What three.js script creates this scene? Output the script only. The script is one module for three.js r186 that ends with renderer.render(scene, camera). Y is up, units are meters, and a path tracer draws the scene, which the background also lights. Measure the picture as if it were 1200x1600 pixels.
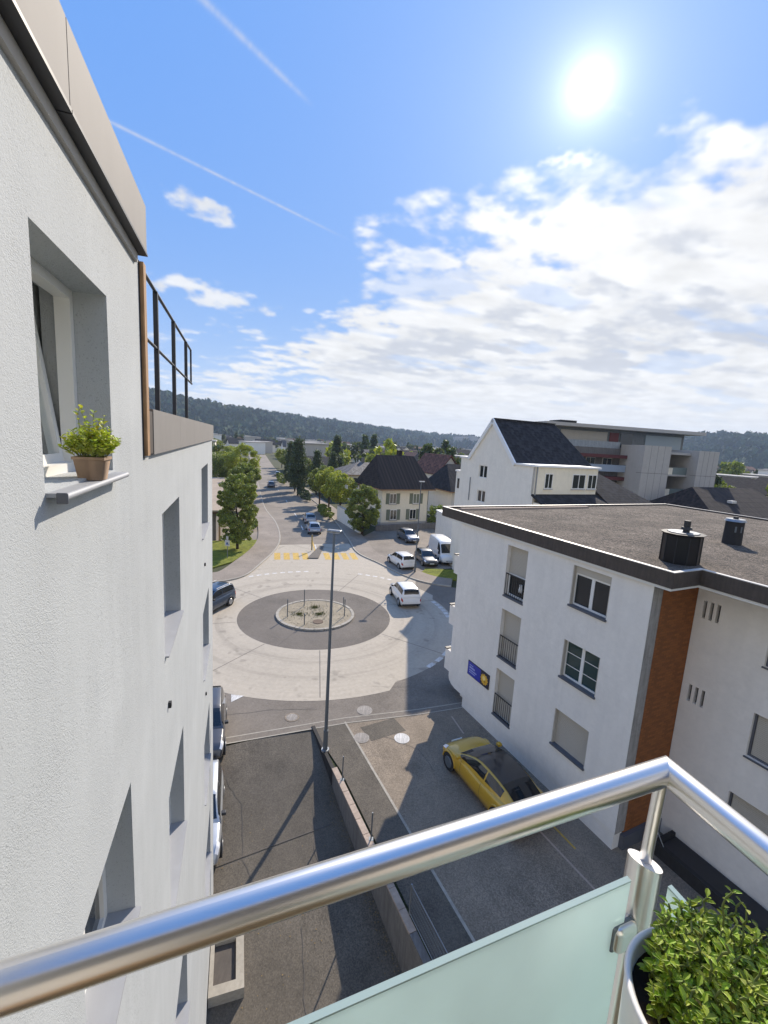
import * as THREE from 'three';
import { mergeGeometries, mergeVertices } from 'three/addons/utils/BufferGeometryUtils.js';
import { RoundedBoxGeometry } from 'three/addons/geometries/RoundedBoxGeometry.js';

// ---------------------------------------------------------------- camera, sky, sun, exposure
const scene = new THREE.Scene();
const EYE = 12.5;                                     // eye height above the street, metres
const camera = new THREE.PerspectiveCamera(98.444, 0.75, 0.05, 12000);
camera.position.set(0, EYE, 0);
camera.rotation.order = 'YXZ';
{ // pitched 9.1 degrees down, rolled 3.4 degrees
  const basis = new THREE.Matrix4().makeBasis(
    new THREE.Vector3(0.998246, 0.058453, -0.009363), new THREE.Vector3(-0.059198, 0.985681, -0.157890), new THREE.Vector3(0.000000, 0.158167, 0.987412));
  camera.quaternion.setFromRotationMatrix(basis);
}
scene.add(camera);

const SUN_AZ = 19.6 * Math.PI / 180, SUN_EL = 34 * Math.PI / 180;
const dirOf = (az, el) => new THREE.Vector3(Math.sin(az) * Math.cos(el), Math.sin(el), -Math.cos(az) * Math.cos(el));
const sunDir = dirOf(SUN_AZ, SUN_EL);
const sun = new THREE.DirectionalLight(new THREE.Color(1, 0.895, 0.755), 5.0);
sun.position.copy(sunDir).multiplyScalar(150);
sun.target.position.set(0, 0, -30);
sun.position.add(sun.target.position);
sun.castShadow = true;
sun.shadow.mapSize.set(4096, 4096);
Object.assign(sun.shadow.camera, { left: -90, right: 90, top: 90, bottom: -90, near: 1, far: 420 });
scene.add(sun, sun.target);

const renderer = new THREE.WebGLRenderer({ antialias: true });
renderer.toneMapping = THREE.LinearToneMapping;
renderer.toneMappingExposure = 1.32;
renderer.shadowMap.enabled = true;
renderer.setSize(768, 1024);

// ---------------------------------------------------------------- numbers, noise
function rng(seed) { let s = seed >>> 0; return () => { s = (s + 0x6d2b79f5) | 0; let t = Math.imul(s ^ (s >>> 15), 1 | s); t = (t + Math.imul(t ^ (t >>> 7), 61 | t)) ^ t; return ((t ^ (t >>> 14)) >>> 0) / 4294967296; }; }
const lerp = (a, b, t) => a + (b - a) * t, clamp = (x, a = 0, b = 1) => Math.min(b, Math.max(a, x));
const sstep = (a, b, x) => { const t = clamp((x - a) / (b - a)); return t * t * (3 - 2 * t); };
function hash3(x, y, z) { let h = Math.imul(x, 374761393) ^ Math.imul(y, 668265263) ^ Math.imul(z, 2147483647 ^ 0x5bd1e995); h = Math.imul(h ^ (h >>> 13), 1274126177); h ^= h >>> 16; return (h >>> 0) / 4294967296; }
function vnoise(x, y, z = 0) {
  const X = Math.floor(x), Y = Math.floor(y), Z = Math.floor(z); let fx = x - X, fy = y - Y, fz = z - Z;
  fx = fx * fx * fx * (fx * (fx * 6 - 15) + 10); fy = fy * fy * fy * (fy * (fy * 6 - 15) + 10); fz = fz * fz * (3 - 2 * fz);
  const f = (k) => lerp(lerp(hash3(X, Y, k), hash3(X + 1, Y, k), fx), lerp(hash3(X, Y + 1, k), hash3(X + 1, Y + 1, k), fx), fy);
  return z === 0 ? f(0) : lerp(f(Z), f(Z + 1), fz);
}
function fbm(x, y, oct, z = 0) { let s = 0, a = 0.5, n = 0; for (let i = 0; i < oct; i++) { s += a * vnoise(x, y, z); n += a; a *= 0.5; x = x * 2.03 + 17.1; y = y * 2.03 + 9.7; } return s / n; }

// ---------------------------------------------------------------- the sky: air, cloud bank, small clouds, two contrails
function interp(keys, x) { for (let i = 1; i < keys.length; i++) if (x <= keys[i][0]) { const [a, b] = [keys[i - 1], keys[i]], t = (x - a[0]) / (b[0] - a[0]); return lerp(a[1], b[1], t * t * (3 - 2 * t)); } return keys[keys.length - 1][1]; }
function makeSky() {
  const W = 3072, H = 1536, data = new Float32Array(W * H * 4), D = Math.PI / 180;
  const bank = [[-180, 38], [-130, 36], [-90, 24], [-60, 12], [-34, 6], [-24, 5], [-15, 7.5], [-8, 11.5], [-3, 18.5], [5, 23], [12, 25], [26, 24], [36, 25.5], [55, 28], [90, 34], [130, 38], [180, 38]];
  const puffs = [[-21.5, 14.9, 7.2, 1.35], [-23, 22.7, 4.2, 1.25], [18.6, 28.8, 3.2, 1.1], [34, 41, 3, 1], [-75, 31, 9, 2.2], [-120, 38, 11, 3], [70, 41, 8, 2], [140, 44, 10, 2.6], [-165, 36, 9, 2.4], [-98, 55, 8, 3]];
  const trails = [[[-33, 27.6], [-5.2, 21.9], 0.09, 0.5], [[-25, 38.2], [-10.2, 32.4], 0.22, 0.34]].map(([a, b, w, s]) => ({ a: dirOf(a[0] * D, a[1] * D), b: dirOf(b[0] * D, b[1] * D), w, s }));
  for (const t of trails) { t.n = t.a.clone().cross(t.b).normalize(); t.u = t.b.clone().sub(t.a); t.l = t.u.lengthSq(); }
  const d = new THREE.Vector3();
  for (let r = 0; r < H; r++) {
    const el = ((r + 0.5) / H - 0.5) * Math.PI, y = Math.sin(el), c = Math.cos(el), E = el / D;
    for (let k = 0; k < W; k++) {
      const o = (r * W + k) * 4; data[o + 3] = 1;
      if (el < -0.02) { data[o] = 0.3; data[o + 1] = 0.3; data[o + 2] = 0.3; continue; }
      const ph = ((k + 0.5) / W - 0.5) * 2 * Math.PI; // equirectangular: atan2(z, x)
      d.set(Math.cos(ph) * c, y, Math.sin(ph) * c);
      const az = Math.atan2(d.x, -d.z) / D, cs = d.dot(sunDir), ang = Math.acos(clamp(cs, -1, 1)) / D;
      // air
      const h = Math.exp(-Math.max(E, 0) / 13), hh = Math.exp(-Math.max(E, 0) / 4.5), near = Math.exp(-ang / 30), up = 1 + 0.32 * Math.exp(-Math.max(E, 0) / 5);
      let R = lerp(0.125, 0.60, h) + 0.30 * near, G = lerp(0.425, 0.88, h) + 0.26 * near, B = lerp(1.16, 1.22, h) + 0.14 * near;
      R = lerp(R, 1.12, hh * 0.9); G = lerp(G, 1.12, hh * 0.9); B = lerp(B, 1.10, hh * 0.9);
      // clouds laid out on a high flat layer
      const k2 = 1 / (y + 0.10), px = d.x * k2, pz = d.z * k2;
      const warp = fbm(px * 1.1 + 3, pz * 1.1 + 8, 3) - 0.5;
      const ux = px * 0.94 - pz * 0.34, uz = px * 0.34 + pz * 0.94;          // the rows run a little across
      const big = fbm(ux * 1.15 + warp, uz * 1.9 + warp * 1.6 + 5, 5), fine = fbm(ux * 7 + warp * 2, uz * 8.5 + 11, 5), cell = fbm(ux * 16 + 40, uz * 17 + 2, 3);
      const edge = interp(bank, az) + (fbm(az * 0.11 + 60, E * 0.13, 4) - 0.5) * 7;
      let m = 0.26 + (edge - E) / 7.5 + (big - 0.42) * 2.0 + (fine - 0.5) * 1.7 + (cell - 0.5) * 0.7;
      let a = sstep(-0.12, 0.72, m);
      const gaps = sstep(0.60, 0.74, fbm(ux * 2.1 + 20, uz * 4.2 + 31, 4)) * sstep(2, 8, E) * 0.4; a *= 1 - gaps;
      for (const [pa, pe, sx, sy] of puffs) {
        const qx = (az - pa) * Math.cos(pe * D), qy = E - pe + 0.12 * qx; if (Math.abs(qx) > sx * 2.4 || Math.abs(qy) > sy * 3.5) continue;
        const rr = (qx / sx) ** 2 + (qy / sy) ** 2, nz = fbm(az * 0.5 + pa * 3, E * 1.15 + 7, 5);
        a = Math.max(a, sstep(0.34, 0.76, nz + 0.22 - rr * 0.42) * 0.9);
      }
      const shade = sstep(0.44, 0.70, fbm(ux * 3.4 + 70, uz * 5.2 + 12, 5)) * sstep(0.5, 1.5, m) * sstep(3, 10, E) * (1 - sstep(26, 34, E) * 0.6);
      const tex = 0.9 + 0.30 * (fine - 0.45), fwd = 0.30 * Math.exp(-ang / 15);
      let cr = (1.24 + fwd) * tex, cg = (1.25 + fwd) * tex, cb = (1.26 + fwd) * tex;
      cr = lerp(cr, 0.74, shade * 0.8); cg = lerp(cg, 0.79, shade * 0.8); cb = lerp(cb, 0.90, shade * 0.8);
      const low = Math.exp(-Math.max(E, 0) / 4); cr = lerp(cr, 1.12, low * 0.7); cg = lerp(cg, 1.11, low * 0.7); cb = lerp(cb, 1.08, low * 0.7);
      a *= 1 - 0.45 * Math.exp(-Math.max(E, 0) / 1.6);
      R = lerp(R, cr, a) * up; G = lerp(G, cg, a) * up; B = lerp(B, cb, a) * up;
      for (const t of trails) {
        const off = Math.abs(Math.asin(d.dot(t.n))) / D; if (off > 1.4) continue;
        const q = d.clone().sub(t.a).dot(t.u) / t.l; if (q < 0 || q > 1) continue;
        const s = t.s * Math.exp(-((off / (t.w * (0.8 + 0.5 * (1 - q)))) ** 2)) * sstep(0, 0.08, q) * (1 - sstep(0.72, 1, q)) * (0.7 + 0.6 * vnoise(q * 60, 3));
        R = lerp(R, 1, s); G = lerp(G, 1, s); B = lerp(B, 1.02, s);
      }
      const glow = 2.2 * Math.exp(-ang / 1.4) + 0.36 * Math.exp(-ang / 8);   // dazzle of the air round the sun
      data[o] = R + glow; data[o + 1] = G + glow; data[o + 2] = B + glow * 0.96;
    }
  }
  const t = new THREE.DataTexture(data, W, H, THREE.RGBAFormat, THREE.FloatType);
  t.mapping = THREE.EquirectangularReflectionMapping; t.magFilter = t.minFilter = THREE.LinearFilter; t.colorSpace = THREE.LinearSRGBColorSpace; t.needsUpdate = true;
  return t;
}
scene.background = makeSky();
scene.environment = scene.background;
scene.environmentIntensity = 0.60;
scene.fog = new THREE.FogExp2(new THREE.Color(0.60, 0.76, 1.0), 0.00021);

// ---------------------------------------------------------------- textures (what the surfaces are made of)
function tex(size, metres, fn, srgb = true) {
  const data = new Uint8Array(size * size * 4);
  for (let y = 0; y < size; y++) for (let x = 0; x < size; x++) {
    const v = fn(x / size, y / size), o = (y * size + x) * 4;
    if (typeof v === 'number') data[o] = data[o + 1] = data[o + 2] = clamp(v) * 255; else for (let c = 0; c < 3; c++) data[o + c] = clamp(v[c]) * 255;
    data[o + 3] = 255;
  }
  const t = new THREE.DataTexture(data, size, size); t.wrapS = t.wrapT = THREE.RepeatWrapping; t.magFilter = THREE.LinearFilter; t.minFilter = THREE.LinearMipmapLinearFilter;
  if (srgb) t.colorSpace = THREE.SRGBColorSpace; t.repeat.set(1 / metres, 1 / metres); t.needsUpdate = true; return t;
}
// tileable noise: blends four shifted samples so that the edges meet
function tile(f) { return (u, v) => { const a = f(u, v), b = f(u - 1, v), c = f(u, v - 1), e = f(u - 1, v - 1); return (a * (1 - u) + b * u) * (1 - v) + (c * (1 - u) + e * u) * v; }; }
const nz = (fx, oct, s = 0) => tile((u, v) => fbm(u * fx + s + 50, v * fx + s * 1.7 + 50, oct));
const contrast = (v, k) => 0.5 + (v - 0.5) * k;
const T = {};
{ const a = nz(170, 2, 1), b = nz(60, 3, 2), c = nz(6, 3, 3);
  T.stuccoBump = tex(1024, 0.62, (u, v) => contrast(a(u, v) * 0.65 + b(u, v) * 0.35, 1.9), false);
  const d = nz(430, 1, 4), e = nz(5, 4, 6), s = tile((u, v) => fbm(u * 26 + 70, v * 2.2 + 90, 4));
  T.stucco = tex(1024, 2.8, (u, v) => 0.93 + (e(u, v) - 0.5) * 0.09 + (s(u, v) - 0.5) * 0.05 - sstep(0.30, 0.12, d(u, v)) * 0.12); }
{ const a = nz(190, 2, 11), b = nz(7, 5, 12), c = nz(30, 4, 13), e = nz(3, 3, 15);
  T.asphalt = tex(1024, 11, (u, v) => { const g = a(u, v), p = b(u, v), q = c(u, v), l = e(u, v); const s = 0.80 + (g - 0.5) * 0.22 + (p - 0.5) * 0.24 + (q - 0.5) * 0.10 + (l - 0.5) * 0.2; return [s * 1.01, s, s * 0.985]; });
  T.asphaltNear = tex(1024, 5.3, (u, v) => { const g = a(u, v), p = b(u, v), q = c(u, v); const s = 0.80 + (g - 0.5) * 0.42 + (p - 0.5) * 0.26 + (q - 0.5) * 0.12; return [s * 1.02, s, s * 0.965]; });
  T.concrete = tex(1024, 13, (u, v) => { const g = a(u, v), p = b(u, v), q = c(u, v), l = e(u, v); const s = 0.87 + (g - 0.5) * 0.16 + (p - 0.5) * 0.22 + (q - 0.5) * 0.12 + (l - 0.5) * 0.14; return [s, s * 0.995, s * 0.975]; });
  T.roundabout = tex(1024, 26, (u, v) => { const x = (u - 0.5) * 26, y = (v - 0.5) * 26, r = Math.hypot(x, y), th = Math.atan2(y, x); const base = 0.87 + (a(u, v) - 0.5) * 0.10 + (b(u, v) - 0.5) * 0.06 + (c(u, v) - 0.5) * 0.02; const streak = fbm(r * 5 + 30, th * 2.2 + 9, 4); const rub = (Math.exp(-(((r - 6.6) / 0.45) ** 2)) + Math.exp(-(((r - 8.3) / 0.5) ** 2)) * 0.8) * sstep(0.3, 0.7, streak) * 0.09; const oil = sstep(0.74, 0.86, fbm(u * 34 + 3, v * 34 + 8, 3)) * 0.10; const s = base - rub - oil + (streak - 0.5) * 0.05; return [s, s * 0.995, s * 0.975]; });
  T.grain = tex(512, 1.6, (u, v) => a(u, v) * 0.6 + c(u, v) * 0.4, false); }
{ const a = nz(150, 2, 21), b = nz(5, 4, 22), c = nz(40, 2, 23);
  T.gravel = tex(1024, 5.2, (u, v) => { const g = a(u, v), q = c(u, v), p = b(u, v); const s = 0.62 + (g - 0.5) * 1.35 + (q - 0.5) * 0.4 + (p - 0.5) * 0.4; return [s * 1.03, s, s * 0.95]; });
  T.gravelBump = tex(512, 2.6, (u, v) => contrast(a(u, v), 1.8), false); }
{ const a = nz(120, 3, 31), b = nz(9, 4, 32);
  T.grass = tex(512, 3.1, (u, v) => { const g = a(u, v), p = b(u, v); const s = 0.66 + (g - 0.5) * 0.9 + (p - 0.5) * 0.45; return [s * lerp(0.92, 1.1, p), s, s * 0.8]; });
  T.grassBump = tex(512, 1.5, (u, v) => a(u, v), false); }
{ const a = nz(8, 3, 41), b = nz(90, 2, 42); // wood grain along v
  T.wood = tex(512, 0.8, (u, v) => { const g = fbm(u * 60 + 3, v * 2.5 + 8, 4) * 0.6 + a(u, v) * 0.4; const s = 0.78 + (g - 0.5) * 0.55; return [s, s * 0.93, s * 0.84]; }); }
{ const a = nz(60, 3, 51), h = (i, j) => hash3(i, j, 77); // fired brick: courses too thin to tell apart in the picture
  T.brick = tex(512, 1.0, (u, v) => { const row = Math.floor(v * 12), off = (row % 2) * 0.5, col = Math.floor(u * 4 + off), fu = (u * 4 + off) % 1, fv = (v * 12) % 1; const mortar = fv < 0.12 || fu < 0.04; const n = a(u, v), t = 0.84 + (h(col % 4, row) - 0.5) * 0.16 + (n - 0.5) * 0.3; return mortar ? [0.72, 0.68, 0.62] : [t, t * 0.88, t * 0.78]; });
  T.brickBump = tex(512, 1.0, (u, v) => { const row = Math.floor(v * 12), off = (row % 2) * 0.5, fu = (u * 4 + off) % 1, fv = (v * 12) % 1; return fv < 0.12 || fu < 0.04 ? 0.2 : 0.7 + a(u, v) * 0.3; }, false);
  T.tiles = tex(512, 2.4, (u, v) => { const row = Math.floor(v * 8), col = Math.floor(u * 9 + (row % 2) * 0.5); return 0.75 + (h(col % 9, row + 90) - 0.5) * 0.4 + (a(u, v) - 0.5) * 0.3; });
  T.tilesBump = tex(512, 2.4, (u, v) => ((v * 8) % 1) * 0.8 + ((u * 9 + (Math.floor(v * 8) % 2) * 0.5) % 1 < 0.1 ? -0.2 : 0), false); }
{ const a = nz(14, 4, 61), b = nz(60, 2, 62); // rain streaks and grime on outdoor concrete and metal
  T.grime = tex(512, 2.2, (u, v) => { const s = fbm(u * 40 + 9, v * 3 + 2, 4); return 0.9 + (s - 0.5) * 0.22 + (a(u, v) - 0.5) * 0.2 + (b(u, v) - 0.5) * 0.08; });
  T.plaster = tex(512, 5.5, (u, v) => 0.95 + (fbm(u * 26 + 9, v * 3 + 2, 3) - 0.5) * 0.035 + (a(u, v) - 0.5) * 0.06 + (b(u, v) - 0.5) * 0.04);
  T.brushed = tex(512, 0.5, (u, v) => 0.55 + (fbm(u * 3 + 5, v * 160 + 5, 3) - 0.5) * 0.5 + (b(u, v) - 0.5) * 0.2, false); }

// ---------------------------------------------------------------- materials
const lin = (r, g, b) => new THREE.Color().setRGB(r, g, b);
const std = (c, rough, extra = {}) => new THREE.MeshStandardMaterial({ color: lin(...c), roughness: rough, ...extra });
const phy = (c, rough, extra = {}) => new THREE.MeshPhysicalMaterial({ color: lin(...c), roughness: rough, ...extra });
const M = {
  stucco: std([0.495, 0.518, 0.528], 0.95, { map: T.stucco, bumpMap: T.stuccoBump, bumpScale: 0.0018 }),
  render: std([0.90, 0.85, 0.77], 0.93, { map: T.plaster, bumpMap: T.grain, bumpScale: 0.002 }),
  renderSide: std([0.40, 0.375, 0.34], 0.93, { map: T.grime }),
  white: std([0.78, 0.78, 0.76], 0.55), cream: std([0.87, 0.80, 0.64], 0.9, { map: T.plaster }), creamPale: std([0.90, 0.855, 0.755], 0.9, { map: T.plaster }),
  fascia: std([0.225, 0.21, 0.197], 0.75, { map: T.plaster }), fasciaBrown: std([0.085, 0.066, 0.053], 0.6, { map: T.grime }), dark: std([0.022, 0.022, 0.024], 0.5), darkMatt: std([0.03, 0.028, 0.027], 0.85, { map: T.grime }),
  edge: std([0.55, 0.53, 0.50], 0.45, { metalness: 0.3 }), sill: std([0.38, 0.39, 0.41], 0.55, { metalness: 0.1, map: T.plaster }), sillDark: std([0.10, 0.105, 0.12], 0.5),
  timber: std([0.58, 0.40, 0.25], 0.75, { map: T.wood }), deck: std([0.62, 0.42, 0.22], 0.7, { map: T.wood }),
  iron: std([0.030, 0.032, 0.036], 0.5, { metalness: 0.3 }), galvan: std([0.34, 0.36, 0.38], 0.45, { metalness: 0.7, map: T.grime }), galvanDark: std([0.15, 0.17, 0.19], 0.5, { metalness: 0.5 }),
  steel: phy([0.74, 0.72, 0.70], 0.30, { metalness: 1, anisotropy: 0.35 }),
  frosted: phy([0.80, 0.93, 0.925], 0.9, { map: T.plaster, transmission: 0.55, thickness: 0, ior: 1.5 }), glassEdge: phy([0.40, 0.52, 0.51], 0.15, { transmission: 0.25, thickness: 0 }),
  pane: phy([0.020, 0.024, 0.026], 0.04, { specularIntensity: 1, ior: 1.6 }), paneGreen: phy([0.025, 0.055, 0.055], 0.05, { ior: 1.6 }), clear: phy([0.95, 0.97, 0.97], 0.02, { transmission: 1, thickness: 0, ior: 1.5 }),
  shutter: std([0.47, 0.43, 0.36], 0.6), shutterGreen: std([0.16, 0.18, 0.13], 0.7), curtain: std([0.62, 0.62, 0.58], 0.9), frameWhite: std([0.78, 0.765, 0.72], 0.4),
  brick: std([0.37, 0.165, 0.05], 0.85, { map: T.brick, bumpMap: T.brickBump, bumpScale: 0.004 }),
  gravel: std([0.25, 0.21, 0.178], 0.97, { map: T.gravel, bumpMap: T.gravelBump, bumpScale: 0.02 }),
  tiles: std([0.036, 0.034, 0.038], 0.92, { map: T.tiles, bumpMap: T.tilesBump, bumpScale: 0.02 }), tilesBrown: std([0.048, 0.034, 0.029], 0.92, { map: T.tiles, bumpMap: T.tilesBump, bumpScale: 0.02 }), tilesRed: std([0.24, 0.10, 0.06], 0.8, { map: T.tiles }), tilesGrey: std([0.17, 0.16, 0.155], 0.8, { map: T.tiles }),
  flatRoof: std([0.50, 0.40, 0.31], 0.95, { map: T.concrete }),
  asphalt: std([0.37, 0.32, 0.265], 0.94, { map: T.asphalt, bumpMap: T.grain, bumpScale: 0.004 }), asphaltDark: std([0.30, 0.263, 0.222], 0.94, { map: T.asphalt, bumpMap: T.grain, bumpScale: 0.004 }),
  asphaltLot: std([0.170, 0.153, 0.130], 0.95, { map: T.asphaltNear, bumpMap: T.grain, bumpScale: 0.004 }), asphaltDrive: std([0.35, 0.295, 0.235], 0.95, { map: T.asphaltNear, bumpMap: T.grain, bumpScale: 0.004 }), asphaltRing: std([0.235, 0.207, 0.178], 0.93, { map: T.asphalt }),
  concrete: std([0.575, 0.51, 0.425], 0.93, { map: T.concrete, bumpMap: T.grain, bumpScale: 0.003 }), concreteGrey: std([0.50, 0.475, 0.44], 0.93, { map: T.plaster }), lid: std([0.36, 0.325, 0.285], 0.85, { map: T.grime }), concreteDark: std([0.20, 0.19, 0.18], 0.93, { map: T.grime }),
  roundabout: std([0.575, 0.51, 0.425], 0.93, { map: (() => { const t = T.roundabout.clone(); t.offset.set(0.5 + 4.45 / 26, 0.5 + 29.9 / 26); t.needsUpdate = true; return t; })(), bumpMap: T.grain, bumpScale: 0.003 }),
  walk: std([0.42, 0.36, 0.30], 0.94, { map: T.asphalt }), kerb: std([0.50, 0.46, 0.40], 0.9, { map: T.concrete }), pavers: std([0.47, 0.40, 0.295], 0.95, { map: T.concrete, bumpMap: T.gravelBump, bumpScale: 0.02 }), joint: std([0.10, 0.09, 0.08], 0.95),
  paintYellow: std([0.62, 0.40, 0.08], 0.8, { map: T.grime }), paintWhite: std([0.72, 0.70, 0.66], 0.8, { map: T.grime }), coping: std([0.54, 0.43, 0.355], 0.9, { map: T.concrete }),
  grass: std([0.40, 0.46, 0.045], 0.97, { map: T.grass, bumpMap: T.grassBump, bumpScale: 0.05 }), field: std([0.105, 0.120, 0.055], 0.98, { map: T.grass }), soil: std([0.045, 0.028, 0.018], 0.98, { map: T.gravel, bumpMap: T.gravelBump, bumpScale: 0.02 }),
  bark: std([0.085, 0.062, 0.045], 0.95, { map: T.wood }), terracotta: std([0.44, 0.30, 0.20], 0.85, { map: T.grime }), potWhite: std([0.82, 0.79, 0.73], 0.55),
  tyre: std([0.018, 0.018, 0.019], 0.85), rim: std([0.42, 0.43, 0.44], 0.35, { metalness: 0.8 }), lampGlass: phy([0.75, 0.76, 0.78], 0.1, { clearcoat: 1 }), tailRed: phy([0.36, 0.015, 0.012], 0.2, { clearcoat: 1 }), plate: std([0.75, 0.75, 0.72], 0.5), plastic: std([0.03, 0.03, 0.032], 0.6),
  carGlass: phy([0.012, 0.014, 0.016], 0.05, { ior: 1.6 }),
};
const paint = (r, g, b, m = 0.0) => phy([r, g, b], 0.38, { metalness: m, clearcoat: 1, clearcoatRoughness: 0.06 });
const leafMat = (r, g, b) => phy([r, g, b], 0.75, { vertexColors: true, transmission: 0.48, thickness: 0, side: THREE.DoubleSide });
const L = { tree: leafMat(0.22, 0.275, 0.03), bright: leafMat(0.35, 0.40, 0.036), dark: leafMat(0.08, 0.12, 0.032), dull: leafMat(0.11, 0.14, 0.03), hedge: leafMat(0.20, 0.28, 0.03), basil: leafMat(0.52, 0.58, 0.06), herb: Object.assign(leafMat(0.42, 0.53, 0.055), { roughness: 0.38 }), far: std([0.050, 0.078, 0.030], 0.95, { vertexColors: true }) };

// ---------------------------------------------------------------- building helpers
{ const plain = THREE.BufferGeometry.prototype.toNonIndexed; THREE.BufferGeometry.prototype.toNonIndexed = function () { return this.index ? plain.call(this) : this; }; }
const taken = new Map();
function numbered(name) { const n = taken.get(name) ?? 0; taken.set(name, n + 1); return n ? name + '_' + String(n).padStart(3, '0') : name; }
function thing(name, label, category, [x, y, z] = [0, 0, 0], turn = 0, group) {
  const o = new THREE.Group(); o.name = numbered(name); o.position.set(x, y, z); o.rotation.y = turn; o.userData = { label, category }; if (group) o.userData.group = group; scene.add(o); return o;
}
function part(name, geo, mat, parent) { const m = new THREE.Mesh(geo, mat); m.name = name; m.castShadow = m.receiveShadow = true; parent.add(m); return m; }
function lone(name, geo, mat, label, category, [x, y, z] = [0, 0, 0], turn = 0, group) { const m = part(numbered(name), geo, mat, scene); m.position.set(x, y, z); m.rotation.y = turn; m.userData = { label, category }; if (group) m.userData.group = group; return m; }
function struct(name, geo, mat) { const m = part(numbered(name), geo, mat, scene); m.userData = { kind: 'structure' }; return m; }
function copyOf(o, label, [x, y, z], turn = 0, group, scale = 1) { const c = o.clone(); c.name = numbered(o.name.replace(/_\d\d\d$/, '')); c.position.set(x, y, z); c.rotation.y = turn; c.scale.multiplyScalar(scale); c.userData = { ...o.userData, label }; if (group) c.userData.group = group; scene.add(c); return c; }
// uv in metres from the dominant direction of each face
function muv(geo) {
  const g = geo.index ? geo.toNonIndexed() : geo; if (!g.attributes.normal) g.computeVertexNormals();
  const p = g.attributes.position, uv = new Float32Array(p.count * 2), a = new THREE.Vector3(), b = new THREE.Vector3(), c = new THREE.Vector3(), n = new THREE.Vector3();
  for (let i = 0; i < p.count; i += 3) {
    a.fromBufferAttribute(p, i); b.fromBufferAttribute(p, i + 1); c.fromBufferAttribute(p, i + 2); n.copy(b).sub(a).cross(c.clone().sub(a));
    const x = Math.abs(n.x), y = Math.abs(n.y), z = Math.abs(n.z);
    [a, b, c].forEach((v, k) => { const o = (i + k) * 2; if (y >= x && y >= z) { uv[o] = v.x; uv[o + 1] = v.z; } else if (x >= z) { uv[o] = v.z; uv[o + 1] = v.y; } else { uv[o] = v.x; uv[o + 1] = v.y; } });
  }
  g.setAttribute('uv', new THREE.BufferAttribute(uv, 2)); return g;
}
const box = (x0, x1, y0, y1, z0, z1) => { const g = new THREE.BoxGeometry(Math.abs(x1 - x0), Math.abs(y1 - y0), Math.abs(z1 - z0)); g.translate((x0 + x1) / 2, (y0 + y1) / 2, (z0 + z1) / 2); return muv(g); };
const rbox = (x0, x1, y0, y1, z0, z1, r = 0.01, s = 2) => { const g = new RoundedBoxGeometry(x1 - x0, y1 - y0, z1 - z0, s, r); g.translate((x0 + x1) / 2, (y0 + y1) / 2, (z0 + z1) / 2); return muv(g); };
const merge = (list) => mergeGeometries(list.map((g) => { const q = g.index ? g.toNonIndexed() : g; for (const k of Object.keys(q.attributes)) if (!['position', 'normal', 'uv', 'color'].includes(k)) q.deleteAttribute(k); return q; }));
function rod(a, b, r0, r1 = r0, seg = 8) { const A = new THREE.Vector3(...a), B = new THREE.Vector3(...b), d = B.clone().sub(A), g = new THREE.CylinderGeometry(r1, r0, d.length(), seg); g.applyQuaternion(new THREE.Quaternion().setFromUnitVectors(new THREE.Vector3(0, 1, 0), d.clone().normalize())); g.translate((A.x + B.x) / 2, (A.y + B.y) / 2, (A.z + B.z) / 2); return g.toNonIndexed(); }
function shapeOf(pts, holes = []) { const s = new THREE.Shape(pts.map(([x, y]) => new THREE.Vector2(x, y))); for (const h of holes) s.holes.push(new THREE.Path(h.map(([x, y]) => new THREE.Vector2(x, y)))); return s; }
// a flat sheet from plan points [x, z]
function sheet(pts, y, holes = []) { const g = new THREE.ShapeGeometry(shapeOf(pts.map(([x, z]) => [x, -z]), holes.map((h) => h.map(([x, z]) => [x, -z]))), 24); g.rotateX(-Math.PI / 2); g.translate(0, y, 0); return muv(g); }
// a slab with thickness from plan points
function slab(pts, y0, y1, holes = []) { const g = new THREE.ExtrudeGeometry(shapeOf(pts.map(([x, z]) => [x, -z]), holes.map((h) => h.map(([x, z]) => [x, -z]))), { depth: y1 - y0, bevelEnabled: false, curveSegments: 24 }); g.rotateX(-Math.PI / 2); g.translate(0, y0, 0); return muv(g); }
const rectPath = (u0, u1, v0, v1) => [[u0, v0], [u0, v1], [u1, v1], [u1, v0]];
// a wall of some thickness with openings: u axis given, front face through the origin
function wall(pts, holes, thick, u) { const g = new THREE.ExtrudeGeometry(shapeOf(pts, holes), { depth: thick, bevelEnabled: false }); g.translate(0, 0, -thick); const U = new THREE.Vector3(...u), V = new THREE.Vector3(0, 1, 0); g.applyMatrix4(new THREE.Matrix4().makeBasis(U, V, U.clone().cross(V))); return muv(g); }
function ribbonPts(line, w0, w1) { const L_ = [], R_ = []; line.forEach(([x, z], i) => { const [ax, az] = line[Math.max(0, i - 1)], [bx, bz] = line[Math.min(line.length - 1, i + 1)], l = Math.hypot(bx - ax, bz - az), nx = -(bz - az) / l, nz2 = (bx - ax) / l; L_.push([x + nx * w0, z + nz2 * w0]); R_.push([x + nx * w1, z + nz2 * w1]); }); return [...L_, ...R_.reverse()]; }
const ribbon = (line, w, y) => sheet(ribbonPts(line, -w / 2, w / 2), y);
function smooth(pts, n = 8) { const c = new THREE.CatmullRomCurve3(pts.map(([x, z]) => new THREE.Vector3(x, 0, z)), false, 'centripetal'); return c.getPoints(n * (pts.length - 1)).map((p) => [p.x, p.z]); }
const circle = (cx, cz, r, n = 72, a0 = 0, a1 = Math.PI * 2) => Array.from({ length: n }, (_, i) => { const a = lerp(a0, a1, i / n); return [cx + r * Math.cos(a), cz + r * Math.sin(a)]; });
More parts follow.
